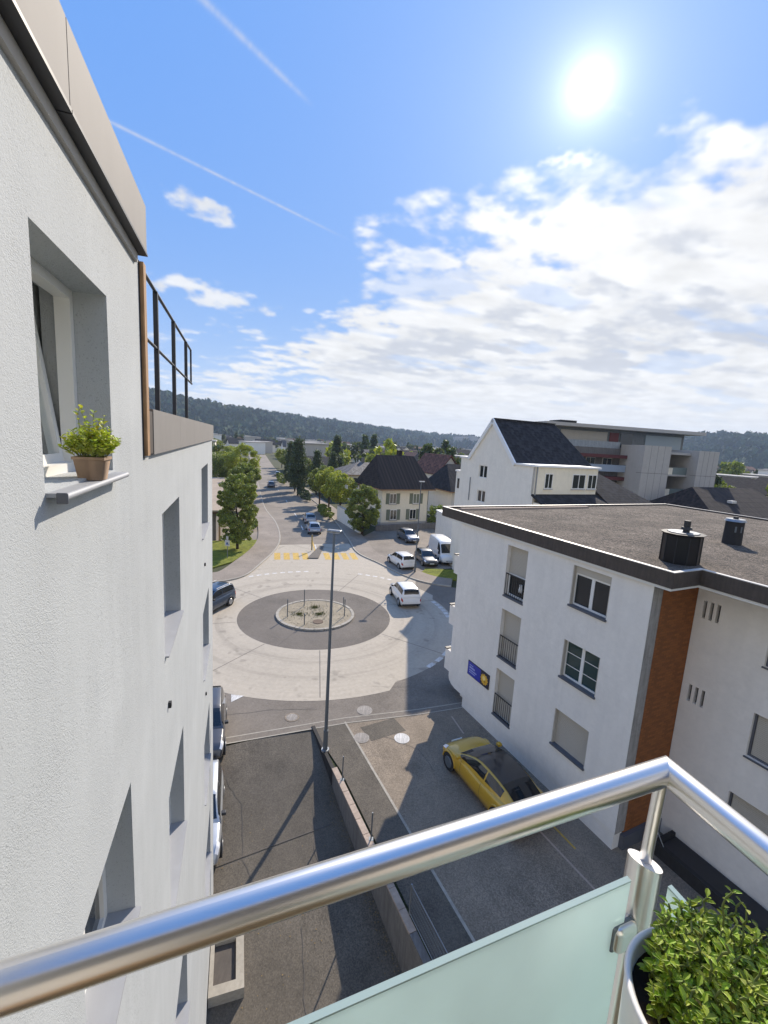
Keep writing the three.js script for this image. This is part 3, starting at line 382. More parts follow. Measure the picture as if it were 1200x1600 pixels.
// ================================================================= OUR BALCONY
{
  const cor = [0.5, -0.67], u = [0.9252, -0.3795], v = [0.275, 0.9614], at = (p, d, k) => [p[0] + d[0] * k, p[1] + d[1] * k];
  const wallPt = at(cor, u, -1.30), back = at(cor, v, 1.9), floorY = EYE - 1.55;
  const bal = thing('balcony_floor', 'timber decked balcony slab under the steel handrail', 'balcony', [0, 0, 0]);
  part('slab', slab([wallPt, at(at(cor, u, 0.06), v, -0.06), at(back, u, 0.06), at(wallPt, v, 1.9)], floorY - 0.2, floorY), M.concreteGrey, bal);
  for (let i = 0; i < 13; i++) { const p0 = at(at(wallPt, u, 0.05), v, 0.04 + i * 0.142), p1 = at(p0, u, 1.2); part('plank', slab([p0, p1, at(p1, v, 0.136), at(p0, v, 0.136)], floorY + 0.001, floorY + 0.022), M.deck, bal); }
  const h = thing('balcony_railing', 'polished steel handrail with frosted green glass panels around the balcony', 'railing');
  const RY = EYE - 0.52, V = (p, y) => new THREE.Vector3(p[0], y, p[1]);
  const mitred = (p, q, r, m0, m1, seg = 40) => { const d = q.clone().sub(p).normalize(), a = new THREE.Vector3(0, 1, 0), c = a.clone().cross(d).normalize(), rows = []; const ring = (o, m) => Array.from({ length: seg + 1 }, (_, i) => { const t = i / seg * Math.PI * 2, k = a.clone().multiplyScalar(Math.cos(t) * r).addScaledVector(c, Math.sin(t) * r); if (m) k.addScaledVector(d, -k.dot(m) / d.dot(m)); return k.add(o).toArray(); }); for (let k = 0; k <= 8; k++) rows.push(ring(p.clone().lerp(q, k / 8), k === 0 ? m0 : k === 8 ? m1 : null)); return muv(loft(rows.reverse())); };
  const C = V(cor, RY), A = V(at(cor, u, -1.36), RY), B = V(back, RY), mit = new THREE.Vector3(u[0] - v[0] * -1 * -1, 0, u[1] - v[1]).normalize();
  const mitre = new THREE.Vector3(u[0] + v[0], 0, u[1] + v[1]).normalize();   // plane halving the corner
  part('handrail', mitred(A, C, 0.0208, null, mitre), M.steel, h); part('handrail', mitred(C, B, 0.0208, mitre, null), M.steel, h);
  // corner post: thick tube cut aslant on top, thin pin up to the rail
  const P = [0.487, -0.664], top = EYE - 0.69;
  const pg = new THREE.CylinderGeometry(0.027, 0.027, top - floorY, 36, 1, true); { const q = pg.attributes.position; for (let i = 0; i < q.count; i++) if (q.getY(i) > 0) q.setY(i, q.getY(i) - (q.getX(i) * 0.35 + q.getZ(i) * -0.25)); pg.computeVertexNormals(); } pg.translate(P[0], (top + floorY) / 2, P[1]);
  const post = part('post', pg.toNonIndexed(), M.steel, h); { const cg = new THREE.CircleGeometry(0.0271, 36); cg.rotateX(-Math.PI / 2); const q = cg.attributes.position; for (let i = 0; i < q.count; i++) q.setY(i, -(q.getX(i) * 0.35 + q.getZ(i) * -0.25)); cg.computeVertexNormals(); cg.translate(P[0], top, P[1]); part('post_cap', cg.toNonIndexed(), std([0.78, 0.76, 0.74], 0.5, { metalness: 0.4 }), post); } part('pin', rod([P[0], top - 0.01, P[1]], [P[0] + 0.006, RY - 0.02, P[1] - 0.003], 0.0095, 0.0095, 20), M.steel, h); part('collar', (() => { const g = new THREE.TorusGeometry(0.0272, 0.0016, 8, 36); g.rotateX(Math.PI / 2); g.translate(P[0], top - 0.118, P[1]); return g.toNonIndexed(); })(), M.iron, h);
  const panel = (p, d, l, n) => { const g0 = at(p, n, 0.007), pts = [p, at(p, d, l), at(at(p, d, l), n, 0.008), at(p, n, 0.008)], gp = part('glass_panel', slab(pts, floorY + 0.06, EYE - 0.704), M.frosted, h); part('glass_edge', slab([at(p, n, -0.0005), at(at(p, d, l), n, -0.0005), at(at(p, d, l), n, 0.0085), at(p, n, 0.0085)], EYE - 0.7035, EYE - 0.7005), M.glassEdge, gp); return gp; };
  const gA = at(at(cor, u, -0.058), v, 0.004); panel(gA, [-u[0], -u[1]], 1.18, [v[0], v[1]]);
  const gB = at(at(cor, v, 0.04), u, 0.004); panel(gB, v, 1.75, [-u[0], -u[1]]);
  for (const dy of [0.81, 1.32]) { const c0 = at(at(cor, u, -0.056), v, 0.01); const g = new RoundedBoxGeometry(0.05, 0.05, 0.03, 3, 0.012); g.rotateY(Math.atan2(-u[1], u[0])); g.translate(c0[0], EYE - dy, c0[1]); part('glass_clamp', g.toNonIndexed(), M.steel, h); part('rubber_gasket', (() => { const q = new RoundedBoxGeometry(0.052, 0.052, 0.012, 3, 0.006); q.rotateY(Math.atan2(-u[1], u[0])); q.translate(c0[0] - u[0] * 0.002, EYE - dy, c0[1] - u[1] * 0.002); return q.toNonIndexed(); })(), M.galvanDark, h); }
  for (const k of [1.2]) { const p = at(cor, u, -k); part('post', rod([p[0], floorY, p[1]], [p[0], RY - 0.02, p[1]], 0.0245, 0.0245, 24), M.steel, h); }
  for (const k of [1.82]) { const p = at(cor, v, k); part('post', rod([p[0], floorY, p[1]], [p[0], RY - 0.02, p[1]], 0.0245, 0.0245, 24), M.steel, h); }
}

// ================================================================= RIGHT BUILDING
// local frame: x = into the building, z = along the facade towards us, facade face at x = 0 looking -x
function blackRailing(parent, z0, z1, y0, y1, x) { const r = part('window_railing', merge([box(x - 0.012, x + 0.012, y1 - 0.04, y1, z0, z1), box(x - 0.012, x + 0.012, y0, y0 + 0.03, z0, z1)]), M.iron, parent); const n = 9; for (let i = 0; i <= n; i++) { const z = lerp(z0 + 0.012, z1 - 0.012, i / n); part('bar', box(x - 0.008, x + 0.008, y0 + 0.03, y1 - 0.04, z - 0.007, z + 0.007), M.iron, r); } return r; }
function rollerShutter(parent, z0, z1, y0, y1, x, mat = M.shutter) { const o = [], n = Math.max(2, Math.round((y1 - y0) / 0.055)); for (let i = 0; i < n; i++) { const a = lerp(y0, y1, i / n), c = lerp(y0, y1, (i + 1) / n); o.push(box(x - 0.012, x + 0.012, a + 0.003, c - 0.002, z0, z1)); } return part('roller_shutter', merge(o), mat, parent); }
{
  const b = thing('flat_roofed_apartment_house', 'white three storey apartment house with gravel flat roof and brick strip', 'building', [4.34, 0, -19.69], AZ(-25.8));
  const big = [[5.36, 6.85, 7.24, 8.67], [5.36, 6.85, 4.54, 5.94], [5.36, 6.83, 1.88, 3.27]], slim = [[2.02, 3.18, 6.42, 8.58], [2.05, 3.2, 3.69, 5.83], [2.1, 3.22, 1.03, 3.16]];
  const hole = (l) => l.map(([a, c, d, e]) => rectPath(a, c, d, e));
  part('wall', wall([[-1.32, 0.95], [-1.25, 0.78], [-1.05, 0.64], [-0.75, 0.58], [8.2, 0.58], [8.2, 8.86], [-1.32, 8.86]], [...hole(big), ...hole(slim)], 0.32, [0, 0, 1]), M.render, b);
  part('plinth', box(0.03, 0.4, -0.3, 0.577, -0.08, 8.17), M.render, b);
  part('gable_end', box(0.325, 12, 0.6, 8.86, -1.3, -1.1), M.render, b); part('core', box(0.5, 17.3, -0.3, 8.8, -0.9, 7.9), M.render, b); part('rear_core', box(2.7, 17.3, -0.3, 8.8, 7.95, 19), M.render, b);
  // end wall with concrete edge and brick strip, second facade set back
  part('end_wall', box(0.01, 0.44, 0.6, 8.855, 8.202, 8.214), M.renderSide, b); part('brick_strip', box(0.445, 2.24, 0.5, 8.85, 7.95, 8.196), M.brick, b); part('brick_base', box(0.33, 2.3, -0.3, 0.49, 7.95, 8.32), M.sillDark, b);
  const slots = []; for (const y of [7.68, 4.9]) for (let i = 0; i < 3; i++) slots.push([8.4 + i * 0.19, 8.5 + i * 0.19, y, y + 0.56]);
  const win2 = [[10.15, 11.5, 4.2, 5.55], [9.95, 11.4, 1.55, 2.9], [10.15, 11.5, 6.95, 8.3]];
  { const w = wall([[8.2, -0.3], [19, -0.3], [19, 8.86], [8.2, 8.86]], [...hole(slots), ...hole(win2)], 0.3, [0, 0, 1]); w.translate(2.245, 0, 0); part('rear_wall', w, M.render, b); }
  for (const [a, c, d, e] of slots) part('vent_slot', box(2.4, 2.5, d, e, a, c), M.dark, b);
  for (const [a, c, d, e] of win2) { const o = new THREE.Group(); o.name = 'recessed_window'; o.position.x = 2.245; b.add(o); rollerShutter(o, a + 0.06, c - 0.06, d + 0.04, e, 0.16); part('frame', merge([box(0.1, 0.2, d, d + 0.05, a, c), box(0.1, 0.2, d + 0.05, e, a, a + 0.05), box(0.1, 0.2, d + 0.05, e, c - 0.05, c)]), M.sillDark, o); part('sill', box(-0.05, 0.1, d - 0.04, d - 0.002, a - 0.03, c + 0.03), M.sillDark, o); }
  // windows
  big.forEach(([a, c, d, e], i) => {
    if (i < 2) windowPart(b, { z0: a, z1: c, y0: d, y1: e - (i ? 0 : 0.26), back: 0.17, side: -1, panes: 2, frame: 0.075, pane: i ? M.paneGreen : M.pane, bars: i ? 2 : 0 }); else rollerShutter(b, a, c, d, e, 0.15);
    if (!i) part('shutter_box', box(0.10, 0.24, e - 0.26, e, a, c), M.shutter, b);
    part('reveal_lining', box(0.01, 0.3, d, e, a + 0.001, a + 0.035), M.shutter, b); part('reveal_lining', box(0.01, 0.3, d, e, c - 0.03, c - 0.001), M.shutter, b);
    part('sill', box(-0.06, 0.14, d - 0.05, d + 0.012, a - 0.02, c + 0.02), M.sillDark, b); });
  slim.forEach(([a, c, d, e], i) => {
    const m = lerp(d, e, 0.45);
    if (i) rollerShutter(b, a, c, d, e, 0.2); else { rollerShutter(b, a, c, m, e, 0.2); windowPart(b, { z0: a + 0.03, z1: c - 0.03, y0: d + 0.02, y1: m - 0.005, back: 0.2, side: -1, panes: 1, frame: 0.09 }); part('white_jug', (() => { const g = new THREE.LatheGeometry([[0, 0], [0.07, 0], [0.09, 0.12], [0.06, 0.26], [0.075, 0.32]].map(([x, y]) => new THREE.Vector2(x, y)), 16); g.translate(0.13, d + 0.36, c - 0.32); return g.toNonIndexed(); })(), M.white, b); }
    blackRailing(b, a + 0.01, c - 0.01, d + 0.05, m, 0.04); part('sill', box(-0.03, 0.16, d - 0.05, d + 0.01, a - 0.015, c + 0.015), M.sillDark, b); });
  // balconies of the far side seen edge-on
  [[6.15, 7.1], [3.45, 4.45], [0.95, 2.05]].forEach(([y0, y1], i) => { const k = part('balcony', merge([box(0.25, 3.4, y0, y0 + 0.16, -2.0 - i * 0.06, -1.32), box(0.25, 3.4, y0 + 0.16, y1, -2.0 - i * 0.06, -1.88 - i * 0.06), box(0.25, 0.37, y0 + 0.16, y1, -1.88 - i * 0.06, -1.325)]), M.render, b); part('balcony_rail', box(0.22, 3.42, y1 + 0.001, y1 + 0.05, -2.04 - i * 0.06, -1.86 - i * 0.06), M.iron, k); });
  // roof: gravel bed, dark fascia with pale drip edge, white board under it
  const out = [[-0.16, -2.85], [17.8, -2.85], [17.8, 18.5], [1.12, 18.5], [1.12, 8.78], [-0.16, 8.78]];
  const inset = (k) => out.map(([x, z], i) => { const sx = [k, -k, -k, k, k, k][i], sz = [k, k, -k, -k, -k, -k][i]; return [x + sx, z + sz]; });
  part('gravel_roof', slab(inset(0.1), 8.95, 9.33), M.gravel, b); part('eaves_board', slab(inset(0.06), 8.86, 8.948), M.white, b);
  const hem = (k0, k1, y0, y1) => slab(inset(k0), y0, y1, [inset(k1)]);
  part('fascia', hem(0, 0.095, 8.95, 9.40), M.fasciaBrown, b); part('drip_edge', hem(-0.012, 0.11, 9.402, 9.425), M.edge, b);
  part('roof_board', box(0.5, 9.5, 9.335, 9.42, -2.3, -2.1), M.coping, b);
  // enamel sign by the shop corner
  const cv = document.createElement('canvas'); cv.width = 512; cv.height = 220; const g = cv.getContext('2d'); g.fillStyle = '#1a2fa0'; g.fillRect(0, 0, 512, 220); g.fillStyle = '#1a1f3a'; g.fillRect(318, 0, 194, 220);
  g.fillStyle = '#aab6e6'; g.fillRect(40, 42, 88, 16); g.fillRect(40, 74, 132, 30); g.fillRect(40, 122, 182, 24); g.fillRect(40, 160, 146, 18); g.fillStyle = '#1a2fa0'; for (let i = 0; i < 26; i++) g.fillRect(52 + i * 7.5, 40, 2.4, 140);
  g.fillStyle = '#d9a92e'; g.beginPath(); for (let i = 0; i < 24; i++) { const a = i / 24 * Math.PI * 2, r = i % 2 ? 74 : 92; g.lineTo(412 + Math.cos(a) * r, 112 + Math.sin(a) * r); } g.fill(); g.fillStyle = '#f0d583'; g.beginPath(); g.arc(404, 98, 38, 0, 7); g.fill(); g.fillStyle = '#b58420'; g.beginPath(); g.arc(428, 142, 22, 0, 7); g.fill();
  const st = new THREE.CanvasTexture(cv); st.colorSpace = THREE.SRGBColorSpace;
  const sg = thing('shop_sign', 'blue sign with pale lettering and a yellow emblem on the white facade', 'sign', [4.34, 0, -19.69], AZ(-25.8)); part('board', box(-0.045, -0.006, 1.9, 2.58, 0.2, 1.74), M.dark, sg);
  const sp = new THREE.PlaneGeometry(1.5, 0.64); sp.rotateY(-Math.PI / 2); sp.translate(-0.047, 2.24, 0.97); part('face', sp, new THREE.MeshStandardMaterial({ map: st, roughness: 0.4 }), sg);
  // roof furniture
  const W = (x, z) => [4.34 + 0.9003 * x + 0.4352 * z, -19.69 - 0.4352 * x + 0.9003 * z];
  { const [x, z] = W(1.75, 7.75), c = thing('chimney', 'black sheet metal chimney housing with pipe, at the roof edge', 'chimney', [x, 9.33, z], AZ(-25.8)); c.scale.setScalar(0.92); const oct = (r, y0, y1, r1 = r) => { const q = new THREE.CylinderGeometry(r1, r, y1 - y0, 10); q.scale(1, 1, 0.92); q.translate(0, (y0 + y1) / 2, 0); return q.toNonIndexed(); };
    part('housing', muv(oct(0.60, 0, 0.92)), std([0.022, 0.022, 0.024], 0.35, { metalness: 0.5, flatShading: true }), c); for (let i = 0; i < 10; i++) { const a = i / 10 * Math.PI * 2; part('seam', rod([Math.sin(a) * 0.605, 0, Math.cos(a) * 0.557], [Math.sin(a) * 0.605, 0.92, Math.cos(a) * 0.557], 0.018, 0.018, 5), M.dark, c); } part('rim', muv(oct(0.61, 0.92, 1.0, 0.70)), M.dark, c); part('cap', muv(oct(0.5, 1.0, 1.03)), M.galvan, c); part('pipe', rod([0.05, 1.03, 0.05], [0.05, 1.42, 0.05], 0.10, 0.10, 16), M.dark, c); part('pipe_collar', rod([0.05, 1.12, 0.05], [0.05, 1.2, 0.05], 0.17, 0.15, 16), M.dark, c); }
  { const [x, z] = W(7.25, 6.45), c = thing('roof_vent', 'small dark round vent with pale cap further back on the gravel roof', 'vent', [x, 9.33, z]); c.scale.setScalar(0.9); part('shaft', rod([0, 0, 0], [0, 1.0, 0], 0.36, 0.34, 18), M.darkMatt, c); part('cap', rod([0, 1.0, 0], [0, 1.1, 0], 0.40, 0.34, 18), M.galvan, c); part('knob', rod([0, 1.1, 0], [0, 1.2, 0], 0.1, 0.1, 10), M.dark, c); for (const a of [0.1, -0.5]) part('slit', box(-0.03, 0.03, 0.55, 0.8, 0.34, 0.362).rotateY(a), M.galvanDark, c); }
  // low planted strip and well behind the brick base
  const tw = thing('basement_well', 'dark basement light well at the foot of the brick strip', 'light well', [4.34, 0, -19.69], AZ(-25.8)); part('rim', merge([box(1.2, 1.35, 0.0, 0.42, 8.7, 15), box(1.36, 2.2, 0.0, 0.42, 8.7, 8.82)]), M.darkMatt, tw); part('grate', box(1.36, 2.2, 0.0, 0.30, 8.83, 15), M.dark, tw); part('handrail', rod([1.28, 0.42, 9.0], [1.28, 0.95, 8.6], 0.015), M.galvan, tw);
}

// ================================================================= WHITE GABLED HOUSE
function gableWindow(parent, x0, x1, y0, y1, z, name = 'window') { const w = part(name, merge([box(x0, x1, y0, y0 + 0.06, z - 0.03, z + 0.03), box(x0, x1, y1 - 0.06, y1, z - 0.03, z + 0.03), box(x0, x0 + 0.06, y0 + 0.06, y1 - 0.06, z - 0.03, z + 0.03), box(x1 - 0.06, x1, y0 + 0.06, y1 - 0.06, z - 0.03, z + 0.03), box((x0 + x1) / 2 - 0.03, (x0 + x1) / 2 + 0.03, y0 + 0.06, y1 - 0.06, z - 0.03, z + 0.03)]), M.frameWhite, parent); part('pane', box(x0 + 0.06, x1 - 0.06, y0 + 0.06, y1 - 0.06, z - 0.015, z + 0.012), M.pane, w); part('sill', box(x0 - 0.05, x1 + 0.05, y0 - 0.07, y0 - 0.002, z - 0.02, z + 0.09), M.concreteGrey, w); return w; }
// roof slab: quad lifted by its thickness
function roofSlab(q, t = 0.18) { const [a, b, c, d] = q.map((p) => new THREE.Vector3(...p)), n = b.clone().sub(a).cross(d.clone().sub(a)).normalize().multiplyScalar(t), P = [a, b, c, d], Q = P.map((p) => p.clone().sub(n)), tri = []; const f = (p, r, s, u) => tri.push(p, r, s, p, s, u); f(...P); f(Q[3], Q[2], Q[1], Q[0]); for (let i = 0; i < 4; i++) { const j = (i + 1) % 4; f(Q[i], Q[j], P[j], P[i]); } const g = new THREE.BufferGeometry().setFromPoints(tri); g.computeVertexNormals();
  // uv in metres along the slope
  const U = b.clone().sub(a).normalize(), V = n.clone().normalize().cross(U), uv = []; tri.forEach((p) => uv.push(p.dot(U), p.dot(V))); g.setAttribute('uv', new THREE.Float32BufferAttribute(uv, 2)); return g; }
{
  // local: z = s (towards us along the gable wall), x = w (along the ridge, away to the right); gable wall faces -x
  const b = thing('gabled_house', 'tall white gabled house with steep dark slate roof behind the flat roof', 'building', [9.23, 0, -39.95], AZ(-25.8));
  const win = [[-1.48, -0.28, 9.7, 10.85], [-1.45, -0.25, 7.45, 8.2 + 0.35]];
  part('gable_wall', wall([[-4.4, -0.1], [5.65, -0.1], [5.65, 11.2], [3.35, 11.2], [0, 14.82], [-2.95, 11.62], [-2.95, 11.35], [-4.4, 11.35]], win.map(([a, c, d, e]) => rectPath(a, c, d, e)), 0.3, [0, 0, 1]), M.creamPale, b);
  win.forEach(([a, c, d, e]) => { windowPart(b, { z0: a, z1: c, y0: d, y1: e, back: 0.12, side: -1, panes: 2, frame: 0.07 }); });
  part('core', box(0.31, 7.1, -0.1, 9.2, -4.35, 5.6), M.creamPale, b); part('upper_core', box(0.31, 7.0, 9.2, 11.2, -2.9, 5.4), M.cream, b);
  part('roof', roofSlab([[0.0, 11.3, 3.42], [9.0, 11.3, 3.42], [7.3, 15.02, -0.02], [0.0, 15.02, -0.02]], 0.2), M.tiles, b); part('roof', roofSlab([[7.6, 11.4, -3.2], [0.0, 11.4, -3.2], [0.0, 15.02, 0], [7.3, 15.02, 0]], 0.2), M.tiles, b);
  part('far_gable', wall([[-3.3, 11.2], [0, 14.8], [2.95, 11.2]], [], 0.3, [0, 0, -1]).translate(7.2, 0, 0), M.creamPale, b);
  part('verge_board', roofSlab([[-0.19, 11.33, 3.45], [-0.02, 11.33, 3.45], [-0.02, 15.06, -0.0], [-0.19, 15.06, -0.0]], 0.3), M.white, b); part('verge_board', roofSlab([[-0.02, 11.43, -3.22], [-0.19, 11.43, -3.22], [-0.19, 15.06, 0], [-0.02, 15.06, 0]], 0.3), M.white, b); part('ridge_cap', box(-0.0, 7.3, 15.03, 15.1, -0.12, 0.12), M.tiles, b);
  // dormer storey facing us with flat lead roof, three windows, dark skirt roof below
  part('dormer_roof', box(-0.12, 7.2, 11.21, 11.36, 3.3, 5.85), M.white, b);
  part('dormer_wall', box(0.0, 7.0, 9.05, 11.2, 5.42, 5.70), M.cream, b);
  for (const [a, c] of [[1.0, 1.85], [4.05, 5.55], [5.85, 6.9]]) gableWindow(b, a, c, 9.5, 10.72, 5.72);
  part('skirt_roof', roofSlab([[-0.1, 8.35, 7.0], [7.3, 8.35, 7.0], [7.3, 9.06, 5.6], [-0.1, 9.06, 5.6]], 0.15), M.tiles, b);
  part('lower_wall', box(0.02, 13, -0.1, 8.4, 5.75, 6.7), M.cream, b);
  part('side_roof', roofSlab([[7.25, 8.35, 7.0], [13.2, 8.35, 7.0], [9.0, 11.3, 2.6], [7.25, 11.3, 2.6]], 0.15), M.tiles, b); part('side_core', box(7.1, 12.8, -0.1, 8.3, -3, 6.6), M.cream, b);
  part('side_roof', roofSlab([[13.2, 8.35, 7.0], [13.2, 8.35, -3], [9, 11.3, 0], [9, 11.3, 2.6]], 0.15), M.tiles, b); part('side_roof_top', box(7.1, 9.02, 11.1, 11.29, -0.2, 2.62), M.tiles, b);
  part('rain_pipe', rod([0.1, 8.9, 5.76], [0.1, 11.2, 5.76], 0.05), M.galvan, b); part('wall_pipe', rod([-0.07, 7.4, -2.6], [-0.07, 9.6, -2.6], 0.035), M.galvanDark, b);
  part('flat_annex_roof', box(-0.1, 5, 11.36, 11.5, -4.5, -2.9), M.white, b);
  const bay = part('bay', box(0.6, 4, -0.1, 9.9, -5.9, -4.42), M.creamPale, b); part('bay_window', box(0.57, 0.6, 8.2, 9.2, -5.6, -4.8), M.pane, bay); part('bay_roof', box(0.5, 4.1, 9.901, 10.05, -6, -4.42), M.white, bay);
}
{ // low white garage wing beside the parking court
  const b = thing('garage_wing', 'low plain white garage wall beside the white van', 'building', [6.85, 0, -56.9], AZ(-13));
  part('wall', box(0, 7, -0.1, 3.95, 0, 11), M.creamPale, b); part('coping', box(-0.08, 7.1, 3.951, 4.1, -0.1, 11.1), M.white, b); part('roof_hatch', box(0.4, 2.2, 4.101, 4.7, 6.8, 8.6), M.darkMatt, b);
}

// ================================================================= CONCRETE APARTMENT BLOCK (right, behind)
{
  const b = thing('concrete_apartment_block', 'grey concrete apartment block with balcony towers on the right skyline', 'building', [33.5, 0, -61.5], AZ(-12 + 0));
  // local x to the right, z towards us
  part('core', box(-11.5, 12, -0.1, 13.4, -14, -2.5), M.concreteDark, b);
  const tower = (x0, x1, y1, z1) => { const t = part('stair_tower', box(x0, x1, -0.1, y1, -2.4, z1), M.concreteGrey, b); for (let y = 3.0; y < y1 - 0.6; y += 3.65) part('floor_joint', box(x0 - 0.004, x1 + 0.004, y, y + 0.05, z1 - 1, z1 + 0.004), M.concreteDark, t); for (let k = 1; k < 4; k++) { const x = lerp(x0, x1, k / 4); part('panel_joint', box(x - 0.02, x + 0.02, 0, y1, z1 - 0.1, z1 + 0.003), M.concreteDark, t); } return t; };
  tower(0.2, 4.4, 14.0, 2.0); tower(8.3, 11.6, 13.7, 2.6);
  for (let i = 0; i < 4; i++) { const y = 1.2 + i * 2.95; const k = part('balcony', box(4.42, 8.28, y, y + 0.22, -2.45, 1.2), M.concreteGrey, b); part('parapet', box(4.42, 5.9, y + 0.221, y + 1.15, 1.0, 1.15), M.cream, k); part('glass_parapet', box(5.92, 8.26, y + 0.221, y + 1.2, 1.02, 1.1), std([0.17, 0.21, 0.20], 0.25), k); part('door', box(5.2, 6.1, y + 0.25, y + 2.4, -2.48, -2.42), M.pane, k); part('door', box(6.4, 7.6, y + 0.25, y + 2.4, -2.48, -2.42), M.curtain, k); }
  part('balcony_roof', box(4.42, 8.28, 13.0, 13.3, -2.45, 1.4), M.concreteGrey, b);
  // left wing with coloured bands
  for (let i = 0; i < 4; i++) { const y = 1.0 + i * 3.05; part('red_band', box(-11.6, 0.15, y + 1.9, y + 2.35, -2.46, -0.9), std([0.11, 0.028, 0.028], 0.7), b); part('parapet_band', box(-11.6, 0.15, y, y + 0.95, -1.2, -0.95), std([0.28, 0.34, 0.42], 0.5), b); for (let k = 0; k < 4; k++) { const x = -10.6 + k * 2.7, w = part('window', box(x, x + 1.5, y + 0.5, y + 1.85, -2.49, -2.44), M.frameWhite, b); for (const s of [0.06, 0.78]) part('pane', box(x + s, x + s + 0.66, y + 0.56, y + 1.79, -2.44, -2.425), M.pane, w); } }
  // set-back attic with wide roof slab
  part('attic', box(-10, 11.5, 13.4, 16.0, -13, -3.4), std([0.20, 0.22, 0.24], 0.6, { map: T.grime }), b); for (const [a, c, m] of [[-9, -1.6, M.concreteGrey], [-1.2, 0.3, std([0.13, 0.03, 0.035], 0.6)], [0.6, 2.6, M.pane], [4.8, 11, std([0.30, 0.36, 0.40], 0.3)]]) part('attic_panel', box(a, c, 13.6, 15.6, -3.38, -3.3), m, b);
  part('terrace_parapet', merge([box(-11.5, 0.1, 13.401, 14.3, -2.8, -2.6), box(4.5, 8.2, 13.401, 14.0, -2.8, -2.6)]), std([0.34, 0.38, 0.42], 0.5, { map: T.grime }), b);
  part('roof_slab', box(-12.5, 13.2, 16.0, 16.45, -14.5, -1.4), M.concreteGrey, b); part('roof_box', box(-7.5, -4.9, 16.451, 17.1, -9, -6), M.darkMatt, b);
}

// ================================================================= OLD YELLOW HOUSE and neighbours
function hipRoof(x0, x1, z0, z1, y0, y1, r0, r1, mat, parent, name = 'roof') { const zm = (z0 + z1) / 2; // ridge from x = r0 to r1
  const P = { a: [x0, y0, z1], b: [x1, y0, z1], c: [x1, y0, z0], d: [x0, y0, z0], e: [r0, y1, zm], f: [r1, y1, zm] }, T3 = [['a', 'b', 'f'], ['a', 'f', 'e'], ['c', 'd', 'e'], ['c', 'e', 'f'], ['b', 'c', 'f'], ['d', 'a', 'e'], ['d', 'c', 'b'], ['d', 'b', 'a']];
  const pts = T3.flat().map((k) => new THREE.Vector3(...P[k])), g = new THREE.BufferGeometry().setFromPoints(pts); g.computeVertexNormals(); const uv = []; pts.forEach((p, i) => { const t = Math.floor(i / 3), side = t >= 4 && t < 6; uv.push(side ? p.z : p.x, Math.hypot(p.y - y0, side ? 0 : p.z - zm)); }); g.setAttribute('uv', new THREE.Float32BufferAttribute(uv, 2)); const m = part(name, g, mat, parent); part('eaves', box(x0, x1, y0 - 0.16, y0 - 0.004, z0, z1), M.timber, m); return m; }
